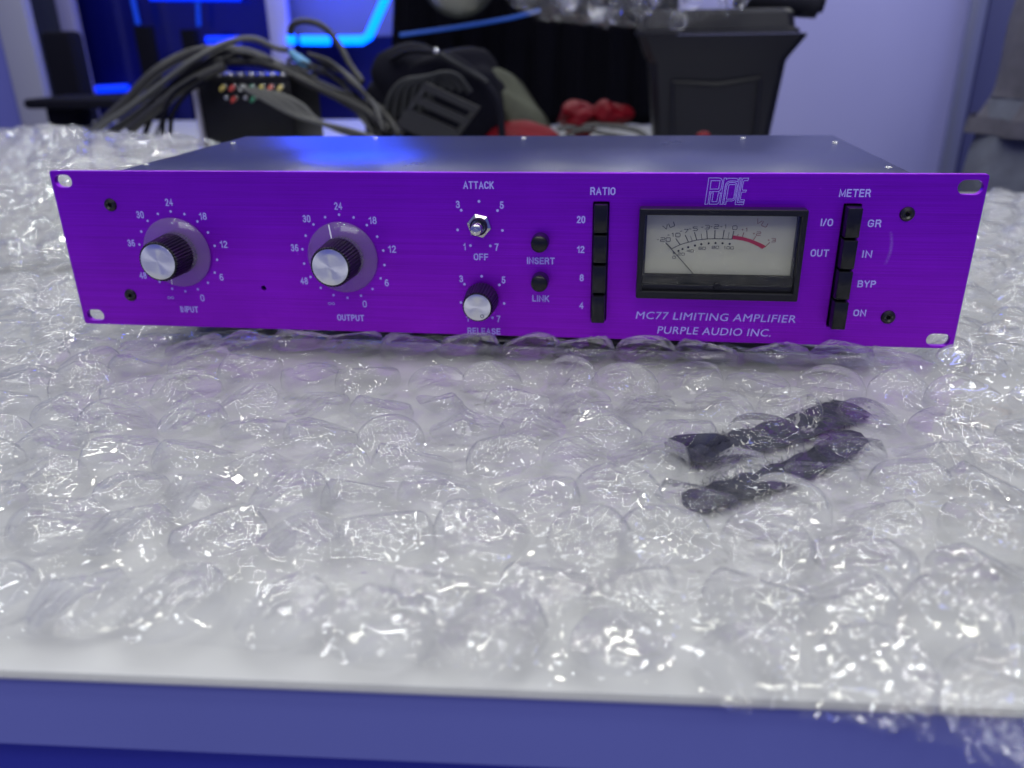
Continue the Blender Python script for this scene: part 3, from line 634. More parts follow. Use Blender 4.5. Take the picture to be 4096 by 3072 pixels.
# one bubble: a limp dome, partly caved in, with sharp folds
def bubble_arrays(n, seed):
    r = np.random.RandomState(seed); g = np.linspace(-1, 1, n+1); U, V = np.meshgrid(g, g)
    X = U*np.sqrt(1-V*V/2); Y = V*np.sqrt(1-U*U/2)                       # square grid squeezed into a disc
    R = np.sqrt(X*X+Y*Y)
    Hh = r.uniform(.60, .78)
    Z = Hh*np.maximum(1-R**3.2, 0)**.55
    soft = r.uniform(.25, 1.)
    for k in range(r.randint(2, 7)):
        a = r.uniform(0, 6.28); gx = np.cos(a)*r.uniform(.1, .75); gy = np.sin(a)*r.uniform(.1, .75); h0 = Hh*r.uniform(.6, 1.0)
        Z = np.minimum(Z, h0+gx*X+gy*Y)
    Z = np.maximum(Z, 0)
    m = np.clip(1-R, 0, 1)**.45*np.clip(Z*3, 0, 1)
    for k in range(r.randint(3, 6)):                    # broad dents
        a = r.uniform(0, 6.28); c0 = r.uniform(-.5, .5); u = X*np.cos(a)+Y*np.sin(a)-c0; v = -X*np.sin(a)+Y*np.cos(a)
        wv = r.uniform(.08, .2); ln = np.exp(-((v-r.uniform(-.5,.5))/r.uniform(.3,.7))**2)
        Z = Z-r.uniform(.02, .09)*np.maximum(1-np.abs(u+.1*np.sin(v*4+k))/wv, 0)*ln*m
    px_, py_ = r.uniform(-.35, .35, 2)                  # fine sharp folds gathered in a crumpled patch
    for k in range(r.randint(10, 20)):
        a = r.uniform(0, 6.28); cx_, cy_ = px_+r.normal()*.3, py_+r.normal()*.3; u = (X-cx_)*np.cos(a)+(Y-cy_)*np.sin(a); v = -(X-cx_)*np.sin(a)+(Y-cy_)*np.cos(a)
        wv = r.uniform(.035, .08); ln = np.exp(-(v/r.uniform(.12,.4))**2)
        Z = Z+r.uniform(.02, .06)*np.maximum(1-np.abs(u+.06*np.sin(v*6+k))/wv, 0)*ln*m
    Z = np.maximum(Z, 0)
    jx = snoise(X, Y, 2.2, seed+7, 2)*.035; jy = snoise(X, Y, 2.2, seed+8, 2)*.035
    e = np.clip(1-R**6, 0, 1)
    X = X*(1+.05*np.clip(Z,0,1)*4*(1-R)*R)+jx*(.4+.6*e); Y = Y+jy*(.4+.6*e)
    # narrow welded rim outside the dome
    i = np.arange((n+1)**2).reshape(n+1, n+1); F = np.stack([i[:-1,:-1], i[:-1,1:], i[1:,1:], i[1:,:-1]], -1).reshape(-1, 4)
    return np.stack([X.ravel(), Y.ravel(), Z.ravel()], 1), F
RB = .0158
NV = 18; BM_ = []
for s in range(NV):
    V, F = bubble_arrays(60, 100+s); me = bpy.data.meshes.new('bubble'); me.from_pydata((V*RB).tolist(), [], F.tolist()); me.update(); me.materials.append(MFILM); me.shade_smooth(); me.set_sharp_from_angle(angle=math.radians(32)); BM_.append(me)
LOW = [bubble_arrays(22, 100+s) for s in range(NV)]
spots = []
sp = .0318; row = 0; y = -.2939
rs = np.random.RandomState(3)
while y < .56:
    x = -.80+(row % 2)*sp/2
    while x < .66:
        # lattice bent a little, as the sheet is crumpled
        X_ = x+.006*math.sin(y*23+1)+rs.uniform(-.0035,.0035); Y_ = y+.007*math.sin(x*17)*max(0,min(1,-(y+.03)*20))+rs.uniform(-.003,.003)
        if bool(inside(np.array(X_), np.array(Y_-.010))) and bool(inside(np.array(X_), np.array(Y_+.006))): spots.append((X_, Y_))
        x += sp
    y += sp*.866; row += 1
spots = [q for q in spots if not (-.036 < q[1] < .003 and -.232 < q[0] < .252)]
for k in range(16): spots.append((-.226+k*.0312+rs.uniform(-.002,.002), -.0185+rs.uniform(-.0015,.0005)))
def front_line(x): return float(edge_y(x)+np.interp(x, [-.4,-.12,-.03,.03,.07,.12,.16,.22,.5], [.007,.006,.004,-.001,-.004,-.010,-.018,-.026,-.025]))
spots = [q for q in spots if q[1] > front_line(q[0])+.033]
for k in range(24): x_ = -.36+k*.0332+rs.uniform(-.003,.003); spots.append((x_, front_line(x_)+.0150+rs.uniform(-.002,.003)))
def screen(p):
    v = RM.transposed() @ (Vector(p)-CAM)
    return (2048+FPX*v.x/-v.z, 1536-FPX*v.y/-v.z, -v.z) if v.z < 0 else (9e9, 9e9, 1)
cand = []
for (X_, Y_) in spots:
    under = (-.0155 < Y_ < .188) and (-.224 < X_ < .226)
    z = float(base_h(X_, Y_)); e = .008
    gx = float(base_h(X_+e, Y_)-base_h(X_-e, Y_))/(2*e); gy = float(base_h(X_, Y_+e)-base_h(X_, Y_-e))/(2*e)
    s = screen((X_, Y_, z)); vis = -250 < s[0] < 4350 and -100 < s[1] < 3350
    if Y_ > .02 and abs(X_) < .205 and Y_ < .165: continue              # out of sight beneath the chassis
    if not vis and not (s[2] < .9 and -900 < s[0] < 5000 and s[1] < 3700): continue
    hid = under
    cand.append((s[2]+(5 if not vis else 0)+(3 if hid else 0), X_, Y_, z, gx, gy, under))
cand.sort(); stuffV = []; stuffF = []; off = 0
for k, (d, X_, Y_, z, gx, gy, under) in enumerate(cand):
    sc = rs.uniform(.9, 1.1); hz = rs.uniform(.8, 1.12)
    if under:
        dd = .0012 if abs(Y_) < .017 else 0
        hz = .0105*.6/(RB*.78)*.62 if Y_ > .004 else .72
    tx = max(min(gy, .6), -.6)+rs.normal()*.12; ty = max(min(gx, .6), -.6)+rs.normal()*.12
    if under: tx = ty = 0; sc = min(sc, 1.0)
    if -.0205 < Y_ < -.0165: tx = -abs(tx)*.5; ty *= .4; sc = 1.02; hz = rs.uniform(.66, .88)
    M_ = Matrix.Translation((X_, Y_, z-TZ+.0009)) @ Matrix.Rotation(math.atan(tx), 4, 'X') @ Matrix.Rotation(-math.atan(ty), 4, 'Y') @ Matrix.Rotation(rs.uniform(0, 6.28), 4, 'Z') @ Matrix.Diagonal((sc, sc, sc*hz, 1))
    vi = rs.randint(NV)
    if k < 298:
        o = bpy.data.objects.new('bubble', BM_[vi]); C.objects.link(o); o.parent = WR; o.matrix_local = M_
    else:
        V, F = LOW[vi]; A = np.array(M_); stuffV.append((V*RB) @ A[:3,:3].T+A[:3,3]); stuffF.append(F+off); off += len(V)
if stuffV:
    me = bpy.data.meshes.new('bubbles'); me.from_pydata(np.concatenate(stuffV).tolist(), [], np.concatenate(stuffF).tolist()); me.update(); o = link('bubbles', me, MFILM, WR, angle=None); o['kind'] = 'stuff'
print('bubbles', len(cand))

# dark strap lying under the film
def ribbon(name, pts, wd, th, m, parent, seed=1):
    P = smoothpath(pts, 12); bm = bmesh.new(); rings = []; r = random.Random(seed); n_ = len(P)
    for i, p in enumerate(P):
        t = (P[min(i+1,n_-1)]-P[max(i-1,0)]).normalized(); n = Vector((-t.y, t.x, 0)).normalized()
        e = min(1, .45+i*.3, .45+(n_-1-i)*.3); a = wd/2*e*(1+r.uniform(-.04,.04)); b = wd/2*e*(1+r.uniform(-.04,.04)); u = Vector((0,0,1))
        z = .0008*math.sin(i*.9)
        rings.append([bm.verts.new(p+n*a*x_ if x_ > 0 else p+n*b*x_) for x_ in (1,.6,0,-.6,-1,-.6,0,.6)])
        for k, zz in enumerate((0,.8,1,.8,0,-.8,-1,-.8)): rings[-1][k].co.z += zz*th/2*(1+r.uniform(-.2,.2))+z
    for a, b in zip(rings, rings[1:]):
        for k in range(8): bm.faces.new((a[k], a[(k+1)%8], b[(k+1)%8], b[k]))
    bm.faces.new(rings[0][::-1]); bm.faces.new(rings[-1]); return frombm(name, bm, m, parent, angle=60)
st = empty('folded_strap', (.13,-.1,TZ)); tag(st, 'dark navy folded strap lying on the table under the bubble wrap', 'strap')
def sl(o): o.location = -Vector(st.location); return o
z_ = TZ+.0035
B1 = [(.182,-.050,z_-.001),(.172,-.059,z_),(.155,-.073,z_),(.130,-.090,z_),(.110,-.101,z_),(.098,-.107,z_)]
B2 = [(.176,-.078,z_-.001),(.158,-.100,z_-.001),(.136,-.119,z_-.001),(.115,-.133,z_-.001),(.098,-.144,z_-.0015)]
sl(ribbon('band', B1, .020, .003, MSTRAP, st, 3)); sl(ribbon('band', B2, .015, .0025, MSTRAP, st, 9))
sl(tubeo('rolled_end', [(.0915,-.1005,TZ+.0045),(.095,-.1000,TZ+.005),(.104,-.098,TZ+.005),(.114,-.096,TZ+.005),(.119,-.095,TZ+.0045)], [.0012,.0026,.0034,.0036,.0036,.0034,.0024,.0012], MSTRAP, st, smooth=6, seg=14))
# loose fibres along the frayed edges of both bands
bm = bmesh.new(); rf = random.Random(4)
for PP, hw in ((smoothpath(B1, 12), .010), (smoothpath(B2, 12), .0075)):
    for k in range(420):
        i_ = rf.randrange(1, len(PP)-1); t = (PP[i_+1]-PP[i_-1]).normalized(); n = Vector((-t.y, t.x, 0)); sd = rf.choice((-1, 1))
        a = PP[i_]+n*sd*hw*rf.uniform(.7, 1.0); L_ = rf.uniform(.002, .0065); d = (n*sd*rf.uniform(.1,1.)+t*rf.uniform(-1.2,1.2)).normalized()
        b = a+d*L_; b.z += rf.uniform(-.0012,.0012); q = Vector((-d.y, d.x, 0))*.00016
        v = [bm.verts.new(p) for p in (a+q, a-q, b-q*.5, b+q*.5)]; bm.faces.new(v)
fr_ = frombm('frayed_fibres', bm, MSTRAP, st, smooth=False); sl(fr_); fr_['kind'] = 'stuff'

# ------------------------------------------------------------------ things on the rear table
def cable(pts, r, m, label, group='cables heaped behind the amplifier'):
    o = tubeo('cable', [at(x, y, Y) for x, y, Y in pts], r, m, seg=12); tag(o, label, 'cable', group); return o
cable([(330,560,.74),(480,430,.76),(620,290,.78),(760,215,.8),(900,200,.8),(1020,220,.8),(1190,300,.78),(1400,395,.76),(1520,440,.74),(1600,540,.72)], .0072, MCABLE, 'thick grey cable making the highest broad arch over the audio box')
cable([(400,560,.72),(560,450,.73),(700,340,.74),(830,260,.75),(960,245,.76),(1080,260,.76),(1250,340,.75),(1440,430,.74),(1560,520,.72)], .0062, MCABLE, 'thick grey cable arching just under the highest one')
cable([(350,540,.70),(560,400,.71),(760,250,.72),(900,175,.74),(1010,155,.75),(1100,190,.76),(1150,200,.76)], .0042, MCABLE2, 'thinner pale cable crossing over the thick cables')
cable([(520,520,.70),(640,420,.70),(760,330,.71),(900,265,.72)], .0070, MCABLE, 'short thick grey cable left of the audio box')
cable([(650,540,.68),(660,440,.68),(700,370,.69),(790,310,.7)], .0032, MCLOTHK, 'thin black cable standing left of the audio box')
cable([(680,540,.68),(690,460,.68),(740,380,.69),(820,320,.7)], .0032, MCLOTHK, 'second thin black cable left of the audio box')
cable([(1160,140,.8),(1170,100,.8),(1220,85,.8),(1290,105,.8),(1350,170,.8),(1400,260,.78),(1450,330,.76)], .0045, MCABLE, 'grey cable looping in front of the grey board')
for i in range(6):
    d = i*16
    cable([(1230+d,215+i*9,.74+.01*i),(1320+d,245+i*12,.74),(1400+d*.7,320+i*10,.73),(1480+i*6,400+i*6,.72),(1530,520,.71)], .0024, MCABLE2 if i % 2 else MCABLE, 'one of the thin cables fanning down beside the black bag')
for i in range(7):
    d = i*12
    cable([(960+d*2,345+i*4,.70),(1060+d*2,400+i*3,.69),(1200+d,470+i*2,.68),(1400,520+i*3,.66),(1520,560,.64)], .0030, (MCABLE2, MCABLE)[i % 2], 'one of the slim cables running from the audio box plugs')
rc_ = random.Random(12)
for i in range(9):
    x0 = 1120+rc_.uniform(0, 60); pk = rc_.uniform(215, 330); x1 = 1500+rc_.uniform(-60, 60)
    cable([(x0, rc_.uniform(230,380), .78), ((x0*2+x1)/3, pk, .77), ((x0+x1*2)/3, pk+rc_.uniform(40,90), .76), (x1, rc_.uniform(430,500), .74), (x1+60, 560, .73)], rc_.uniform(.0012,.0026), (MCABLE, MCLOTHK, MCABLE2)[i % 3], 'one of the thin dark cables tangled between audio box and bag')
for i in range(5):
    x0 = 560+rc_.uniform(-60, 60)
    cable([(x0, 560, .70), (x0+70, rc_.uniform(380,440), .71), (x0+180, rc_.uniform(260,330), .73), (x0+330, rc_.uniform(200,260), .75), (x0+520, rc_.uniform(230,280), .76)], rc_.uniform(.0014,.003), (MCLOTHK, MCABLE)[i % 2], 'one of the thin dark cables rising left of the audio box')
cp = tubeo('cable_connector', [at(1160,205,.78), at(1200,240,.78), at(1250,275,.78)], [.005,.007,.007,.005], mat('pale_blue_plastic', (.12,.35,.55), .35), smooth=4); tag(cp, 'pale blue cable connector above the cable heap', 'connector')
# audio box with plugs
a = at(765, 305, .74); b = at(1150, 305, .74); zt = a.z
bx = empty('audio_box', ((a.x+b.x)/2, .8, TZ)); tag(bx, 'black audio box with rows of coloured plugs behind the amplifier', 'audio box')
def bl(o): o.location = o.location-Vector(bx.location); return o
bl(boxo('case', a.x+.004, b.x, .745, .86, TZ+.0003, zt, mat('black_case', (.005,.005,.006), .4, spec=.3), bx, .002))
bl(boxo('side_cheek', a.x-.002, a.x+.0039, .738, .862, TZ+.0003, zt+.001, mat('silver_cheek', (.6,.58,.7), .3, metal=.5), bx, .001))
bl(boxo('top_rail', a.x+.004, b.x, .741, .7449, zt-.006, zt+.0005, MSCREW, bx, .001))
cols = [(.5,.4,.1),(.5,.06,.05),(.6,.6,.58),(.05,.25,.15),(.5,.42,.05),(.5,.08,.05),(.5,.4,.1),(.6,.6,.6)]
for r_ in range(2):
    for i in range(7):
        p = at(905+i*38+r_*6, 345+r_*45, .74)
        bm = bmesh.new(); lathe(bm, [(0,.006),(.002,.006),(.0028,.005),(.003,0)], 16); s = frombm('jack_socket', bm, MNICK, bx); s.rotation_euler = (math.pi/2,0,0); s.location = p; bl(s)
        if (i+r_) % 2 == 0 or r_ == 0:
            q = p+Vector((0,-.008,0)); bm = bmesh.new(); lathe(bm, [(0,.016),(.0015,.016),(.0025,.012),(.0027,.001),(0,.0)], 14)
            s2 = frombm('plug', bm, mat('plug_colour', cols[i], .4), bx); s2.rotation_euler = (math.pi/2+.25,0,.15); s2.location = q; bl(s2)
for i in range(7):
    p = at(880+i*42, 298, .742); bm = bmesh.new(); bmesh.ops.create_icosphere(bm, subdivisions=2, radius=.0032); s = frombm('rail_screw', bm, MNICK, bx); s.location = p; bl(s)
# soft goods
def blob(name, c, size, seed, m, amp=.12, sub=4, parent=None, sq=2.0):
    bm = bmesh.new(); bmesh.ops.create_icosphere(bm, subdivisions=sub, radius=1); r = np.random.RandomState(seed)
    ks = [(Vector(r.normal(size=3))*f, r.uniform(0,6.28), a_) for f, a_ in ((1.6,1),(1.9,1),(3.5,.5),(4.2,.5),(7,.3),(9,.25))]
    for v in bm.verts:
        n = v.co.copy(); d = 1+amp*sum(a_*math.sin(k.dot(n)+ph) for k, ph, a_ in ks)
        q = [math.copysign(abs(t)**(2/sq), t) for t in n]
        v.co = Vector((q[0]*size[0]*d, q[1]*size[1]*d, q[2]*size[2]*d))
    o = frombm(name, bm, m, parent, angle=None); o.location = c; return o
def P(x, y, Y): return at(x, y, Y)
# black backdrop drape behind bag and tote
bm = bmesh.new(); n = 60; rows = []
zt_ = at(2000, -200, 1.3).z
for j in range(14):
    z = TZ+(zt_-TZ)*j/13; rr = []
    for i in range(n):
        xl = at(1530+6*j, 300, 1.3).x; xr = at(2700, 300, 1.3).x; x = xl+(xr-xl)*i/(n-1)
        rr.append(bm.verts.new((x, 1.3+.012*math.sin(i*.9+j*.1)+.008*math.sin(i*2.1+1+j*.2), z)))
    rows.append(rr)
for a_, b_ in zip(rows, rows[1:]):
    for i in range(n-1): bm.faces.new((a_[i], a_[i+1], b_[i+1], b_[i]))
r_ = bmesh.ops.solidify(bm, geom=list(bm.faces), thickness=.004)
dr = frombm('black_drape', bm, MCLOTHK, angle=None); tag(dr, 'black cloth hanging behind the bag and the tote', 'cloth')
tag(tubeo('blue_reflection_line', [P(1600,140,1.22), P(1850,105,1.22), P(2050,70,1.22), P(2160,40,1.22)], .0035, emit('faint_blue_glow', (.003,.05,.3), .45), smooth=4), 'thin glowing line for a blue light reflection slanting across the black cloth', 'light strip')  # glowing tube in place of a strip light's reflection
# round dish edge at top centre
bm = bmesh.new(); lathe(bm, [(0,0),(.05,.002),(.062,.008),(.068,.02),(.065,.021),(.058,.011),(.045,.005),(0,.003)], 48)
ds = frombm('round_cover', bm, mat('greenish_grey_plastic', (.012,.014,.012), .3), angle=60); ds.location = P(1845, -85, 1.15); ds.rotation_euler = (math.radians(82), .12, 0); tag(ds, 'round greenish grey cover at top centre edge', 'cover')
# bag
bag = empty('black_bag', (P(1720,400,.78).x, .8, TZ)); tag(bag, 'black bag with charcoal straps and plastic buckle behind the amplifier', 'bag')
def gl_(o): o.location = Vector(o.location)-Vector(bag.location); return o
gl_(blob('bag_body', P(1745, 430, .84), (.105,.07,.078), 3, MCLOTHK, .07, 4, bag, 2.6))
gl_(blob('bag_pocket', P(1640, 330, .83), (.05,.05,.05), 8, MCLOTHK, .1, 3, bag, 2.2))
for i in range(6):
    x0 = 1560+i*34
    gl_(tubeo('strap_roll', [P(x0-15,470-i*6,.74), P(x0+2,390-i*14,.735), P(x0+45,335-i*8,.735), P(x0+100,318-i*2,.74), P(x0+150,340+i*6,.745)], .0065, MCLOTHG, bag, seg=8, flat=.6))
# buckle: a slanting slab with two slots
def buckle():
    a, b, c, d = P(1700,330,.70), P(1920,430,.70), P(1870,600,.70), P(1580,500,.70)
    n = 22; bm = bmesh.new()
    ex = (b-a); ez = (d-a)
    def q(u, v, t=0): return a+ex*u+ez*v+Vector((0,.008*t-.01*math.sin(u*3.1),0))
    for (u0,u1,v0,v1) in ((0,1,0,.14),(0,1,.28,.44),(0,1,.58,1),(0,.09,.14,.28),(.91,1,.14,.28),(0,.09,.44,.58),(.91,1,.44,.58)):
        prism(bm, [q(u0,v0),q(u1,v0),q(u1,v1),q(u0,v1)], [q(u0,v0,1),q(u1,v0,1),q(u1,v1,1),q(u0,v1,1)])
    return frombm('buckle', bm, mat('charcoal_plastic', (.016,.016,.015), .45), bag)
gl_(buckle())
gl_(tubeo('strap', [P(1560,240,.78), P(1650,205,.78), P(1800,225,.77), P(1900,290,.76), P(1990,400,.75), P(2010,560,.74)], .009, MCLOTHK, bag, flat=.4))
gl_(tubeo('strap_edge', [P(1740,205,.76), P(1800,240,.76), P(1880,285,.755), P(1950,330,.75)], .0035, MCLOTHG, bag))
gl_(blob('rivet', P(1744,205,.75), (.004,.003,.005), 2, MNICK, .02, 2, bag))
# olive garment arc
bm = bmesh.new(); L1 = smoothpath([P(1800,215,.86),P(1960,240,.87),P(2080,330,.88),P(2170,440,.88),P(2215,560,.88)], 8); L2 = smoothpath([P(1830,235,.82),P(1900,300,.82),P(1960,380,.82),P(2000,470,.82),P(2010,560,.82)], 8)
rows = []
for i, (u, v) in enumerate(zip(L1, L2)):
    rows.append([bm.verts.new(u*(1-t)+v*t+Vector((0,-.03*math.sin(math.pi*t),.004*math.sin(t*9+i*.5)))) for t in [k/12 for k in range(13)]])
for a_, b_ in zip(rows, rows[1:]):
    for i in range(12): bm.faces.new((a_[i], a_[i+1], b_[i+1], b_[i]))
bmesh.ops.solidify(bm, geom=list(bm.faces), thickness=.006)
ol = frombm('olive_flap', bm, MOLIVE, angle=None); tag(ol, 'olive canvas flap curving down between bag and red cloth', 'canvas flap')
rc = blob('red_cloth', P(2090, 545, .80), (.052,.03,.024), 14, MREDC, .1, 4); tag(rc, 'red cloth bunched at the foot of the olive flap', 'cloth')
rb_ = empty('red_pouch', P(2365, 470, .9)); tag(rb_, 'shiny red pouch on the rear table beside the black tote', 'pouch')
blob('pouch_side', Vector((-.016,0,0)), (.036,.03,.024), 17, MREDC, .2, 4, rb_, 1.6); blob('pouch_side', Vector((.028,0,.002)), (.03,.028,.022), 18, MREDC, .2, 4, rb_, 1.6)
cable([(2230,515,.86),(2400,500,.88),(2540,520,.86),(2600,560,.84)], .004, MCABLE2, 'pale cable lying below the red pouch', 'cables lying right of the bag')
cable([(2240,555,.84),(2330,520,.84),(2420,535,.84),(2560,560,.82)], .003, MCABLE, 'dark cable lying below the red pouch', 'cables lying right of the bag')
tp = blob('red_tip', P(2812, 545, .6), (.0085,.006,.006), 4, MREDC, .05, 3); tag(tp, 'small red tip showing over the rear edge of the amplifier in front of the tote', 'plastic tip')
tp.location.z = max(tp.location.z, TZ+.03)
# tote
YT = .86
tt = empty('storage_tote', (P(2850,500,YT).x, YT+.1, TZ)); tag(tt, 'black plastic storage tote with flared rim and closed lid', 'tote')
def tl_(o): o.location = Vector(o.location)-Vector(tt.location); return o
def loftbox(name, secs, m, parent, bev=.004):    # secs: (xl, xr, y0, y1, z)
    bm = bmesh.new(); R_ = []
    for (xl, xr, y0, y1, z) in secs:
        R_.append([bm.verts.new((x, y, z)) for x, y in [(a_, b_) for a_, b_ in [(xr-.01,y0),(xr,y0+.01),(xr,y1-.01),(xr-.01,y1),(xl+.01,y1),(xl,y1-.01),(xl,y0+.01),(xl+.01,y0)]]])
    for a_, b_ in zip(R_, R_[1:]):
        for k in range(8): bm.faces.new((a_[k], a_[(k+1)%8], b_[(k+1)%8], b_[k]))
    bm.faces.new(R_[0][::-1]); bm.faces.new(R_[-1]); return frombm(name, bm, m, parent, angle=25)
def X(px, py): return P(px, py, YT).x
def Zv(py, px=2850): return P(px, py, YT).z
tl_(loftbox('tote_body', [(X(2625,546),X(3080,546),YT+.012,YT+.19,TZ+.0005),(X(2602,250),X(3150,250),YT+.004,YT+.205,Zv(250)),(X(2590,238),X(3158,235),YT+.002,YT+.207,Zv(236)),
    (X(2560,160),X(3226,150),YT-.006,YT+.215,Zv(152)),(X(2555,140),X(3230,140),YT-.007,YT+.216,Zv(138))], MTOTE, tt))
tl_(loftbox('lid', [(X(2545,135),X(3205,135),YT-.004,YT+.21,Zv(136)),(X(2548,118),X(3200,118),YT-.003,YT+.21,Zv(118)),(X(2560,108),X(3188,108),YT+.004,YT+.2,Zv(112)),(X(2575,50),X(3184,50),YT+.008,YT+.2,Zv(52)),(X(2590,38),X(3168,38),YT+.012,YT+.195,Zv(36)),(X(2650,20),X(3120,20),YT+.03,YT+.18,Zv(33))], MTOTE, tt))
# recessed front panel drawn by a raised frame
bm = bmesh.new(); zb = TZ+.003
tube(bm, [Vector((X(2690,546), YT+.006, zb)), Vector((X(2690,330), YT+.003, Zv(325))), Vector((X(2870,330), YT+.003, Zv(338))), Vector((X(3040,330), YT+.003, Zv(312))), Vector((X(3022,546), YT+.006, zb))], .003, seg=8, smooth=0)
tl_(frombm('front_moulding', bm, MTOTE, tt))
# black cylinder lying on the lid
cy = tubeo('black_tube', [P(2940,-25,.95), P(3295,-2,.95)], .0265, mat('black_rubber', (.01,.01,.014), .5), smooth=0, seg=28)
bmc = bmesh.new(); bmc.from_mesh(cy.data); bmesh.ops.bevel(bmc, geom=[e for e in bmc.edges if len(e.link_faces) == 2 and any(len(f.verts) > 4 for f in e.link_faces)], offset=.008, segments=3, affect='EDGES'); bmc.to_mesh(cy.data); bmc.free()
tag(cy, 'black tube with rounded end lying across the tote lid at the top edge', 'tube')
# loose bubble wrap resting on the tote lid and hanging over its left end
W2_ = empty('bubble_wrap_bundle', P(2500, 60, .84)); tag(W2_, 'loose bundle of bubble wrap hanging at the top edge over the black tote', 'bubble wrap')
bot = [(2010,-20),(2060,35),(2150,78),(2300,92),(2450,103),(2600,108),(2740,105),(2800,80),(2880,48),(2960,30),(3030,-30)]
def botline(px): return np.interp(px, [b_[0] for b_ in bot], [b_[1] for b_ in bot])
NX, NY = 150, 60; me = bpy.data.meshes.new('film_sheet'); V = []
for j in range(NY):
    for i in range(NX):
        px = 2015+(3025-2015)*i/(NX-1); t = j/(NY-1); py = botline(px)-t*330*math.sin(math.pi*min(max((px-2000)/1040,.02),.98))**.4
        p = P(px, py, .835-.05*math.sin(math.pi*t)+.05*t)
        d = float(snoise(np.array(i*.02), np.array(j*.02), 14, 77, 3, True))*.006
        V.append(tuple(p+Vector((0,-d,d*.3)) - Vector(W2_.location)))
F = [(j*NX+i, j*NX+i+1, (j+1)*NX+i+1, (j+1)*NX+i) for j in range(NY-1) for i in range(NX-1)]
me.from_pydata(V, [], F); me.update(); link('film_sheet', me, MSHEET, W2_, angle=None)
me2 = bpy.data.meshes.new('film_sheet'); me2.from_pydata([(v[0]*.98+.004*math.sin(v[2]*90), v[1]+.05+.01*math.sin(v[0]*60), v[2]*.97+.002) for v in V], [], F); me2.update(); link('film_sheet', me2, MSHEET, W2_, angle=None)
for k in range(46):
    px = 2050+rs.uniform(0, 940); t = rs.uniform(.0, .9); top = 330*math.sin(math.pi*(px-2000)/1040)**.4
    py = botline(px)-16-t*top*.8; o = bpy.data.objects.new('bubble', BM_[rs.randint(NV)]); C.objects.link(o); o.parent = W2_
    p = P(px, py, .825-.05*math.sin(math.pi*t)+.05*t); o.location = p-Vector(W2_.location); o.rotation_euler = (math.radians(90)+rs.uniform(-.5,.5), rs.uniform(-.5,.5), rs.uniform(0,6)); o.scale = (.85,.85,.85)

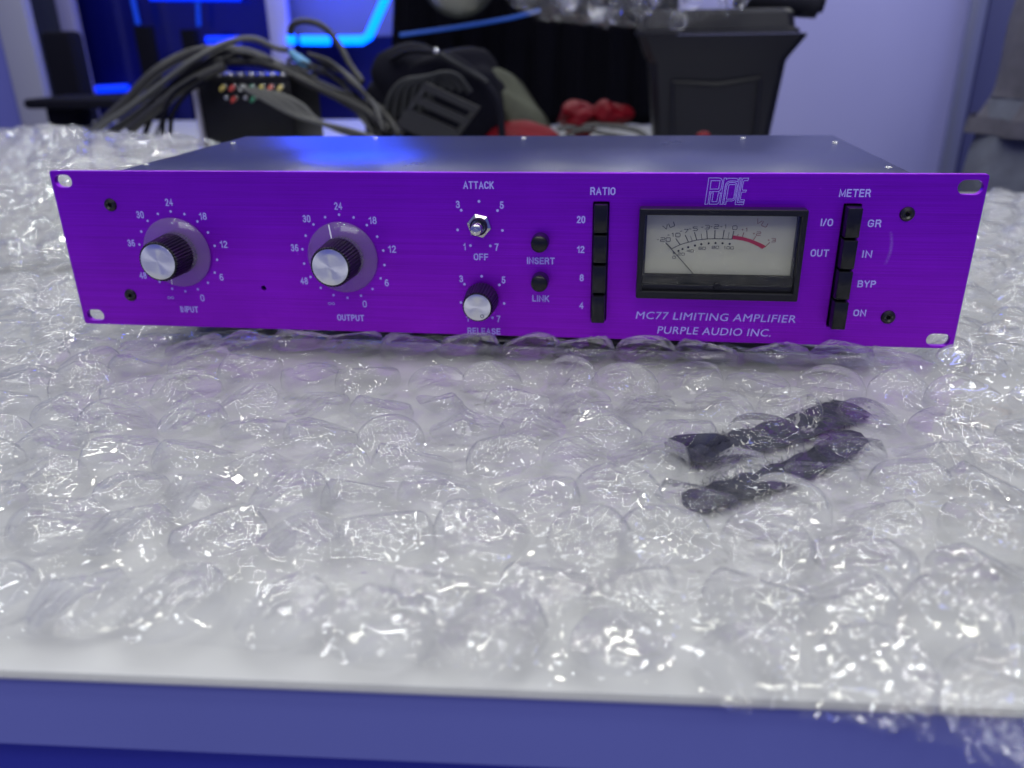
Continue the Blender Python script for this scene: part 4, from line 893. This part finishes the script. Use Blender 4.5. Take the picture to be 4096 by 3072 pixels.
# ------------------------------------------------------------------ person at the right edge
hm_ = P(3895, 528, .92)
PX, PY_ = hm_.x+.235, .92
pr = empty('person', (PX, PY_, -.85)); tag(pr, 'person in a grey t-shirt and faded jeans standing at the right edge', 'person')
def skin_body():
    J = {'pel':(0,0,.92),'sp1':(0,0,1.05),'sp2':(0,0,1.25),'ch':(0,0,1.40),'nk':(0,-.01,1.50),'hd':(0,-.03,1.60),'hd2':(0,-.03,1.72),
         'hl':(-.10,0,.88),'kl':(-.11,-.01,.48),'al':(-.11,.02,.08),'fl':(-.12,-.14,.03),'hr':(.10,0,.88),'kr':(.11,-.01,.48),'ar':(.11,.02,.08),'fr':(.12,-.14,.03),
         'sl':(-.18,0,1.40),'el':(-.16,-.10,1.16),'wl':(-.04,-.2,1.22),'gl':(.02,-.22,1.25),'sr':(.18,0,1.40),'er':(.26,0,1.12),'wr':(.27,-.08,.9),'gr':(.27,-.1,.82)}
    E_ = [('pel','sp1'),('sp1','sp2'),('sp2','ch'),('ch','nk'),('nk','hd'),('hd','hd2'),('pel','hl'),('hl','kl'),('kl','al'),('al','fl'),('pel','hr'),('hr','kr'),('kr','ar'),('ar','fr'),('ch','sl'),('sl','el'),('el','wl'),('wl','gl'),('ch','sr'),('sr','er'),('er','wr'),('wr','gr')]
    Rr = {'pel':.13,'sp1':.12,'sp2':.13,'ch':.12,'nk':.055,'hd':.08,'hd2':.075,'hl':.09,'kl':.06,'al':.04,'fl':.035,'hr':.09,'kr':.06,'ar':.04,'fr':.035,'sl':.06,'el':.045,'wl':.03,'gl':.03,'sr':.06,'er':.045,'wr':.03,'gr':.03}
    ks = list(J); me = bpy.data.meshes.new('body'); me.from_pydata([J[k] for k in ks], [(ks.index(a_), ks.index(b_)) for a_, b_ in E_], [])
    o = bpy.data.objects.new('body', me); C.objects.link(o); md = o.modifiers.new('s', 'SKIN'); sub = o.modifiers.new('u', 'SUBSURF'); sub.levels = 2; sub.render_levels = 2
    for i, k in enumerate(ks): me.skin_vertices[0].data[i].radius = (Rr[k], Rr[k]*.8)
    me.skin_vertices[0].data[0].use_root = True
    dg = bpy.context.evaluated_depsgraph_get(); dg.update(); m2 = bpy.data.meshes.new_from_object(o.evaluated_get(dg)); bpy.data.objects.remove(o)
    m2.materials.clear(); return link('body', m2, MSKIN, pr, angle=None)
skin_body()
def garment(name, secs, m, seed, amp=.008, seg=72, fold=9):     # secs: (cx, cy, a, b, z)
    bm = bmesh.new(); R_ = []; r = np.random.RandomState(seed); ph = r.uniform(0, 6.28, 4)
    Z_ = [s[4] for s in secs]; zz = np.linspace(Z_[0], Z_[-1], 50)
    for z in zz:
        o_ = np.argsort(Z_); cx, cy, a_, b_ = [float(np.interp(z, np.array(Z_)[o_], np.array([s[i] for s in secs])[o_])) for i in range(4)]
        ring = []
        for k in range(seg):
            t = 2*math.pi*k/seg; d = 1+amp/a_*(math.sin(t*fold+ph[0]+z*3)+.6*math.sin(t*(fold*2-3)+ph[1]-z*7)+.5*math.sin(z*31+t*2+ph[2]))
            ring.append(bm.verts.new((cx+a_*math.cos(t)*d, cy+b_*math.sin(t)*d, z)))
        R_.append(ring)
    for p, q in zip(R_, R_[1:]):
        for k in range(seg): bm.faces.new((p[k], p[(k+1)%seg], q[(k+1)%seg], q[k]))
    bmesh.ops.solidify(bm, geom=list(bm.faces), thickness=.003)
    return frombm(name, bm, m, pr, angle=None)
hz_ = hm_.z+.85
garment('t_shirt', [(0,0,.235,.165,hz_),(0,0,.212,.16,hz_+.05),(0,0,.19,.145,hz_+.2),(0,0,.21,.14,1.36),(0,0,.10,.09,1.47)], MSHIRT, 3)
garment('shirt_hem', [(0,0,.238,.168,hz_-.001),(0,0,.237,.167,hz_+.022)], MSHIRT, 3, .008)
garment('jeans_waist', [(0,0,.238,.15,.70),(0,0,.232,.15,.80),(0,0,.215,.145,hz_+.05)], MJEAN, 5, .005)
for s in (-1, 1): garment('jeans_leg', [(s*.115,0,.085,.085,.06),(s*.115,0,.10,.10,.5),(s*.117,0,.118,.13,.72)], MJEAN, 6+s, .005, fold=5)
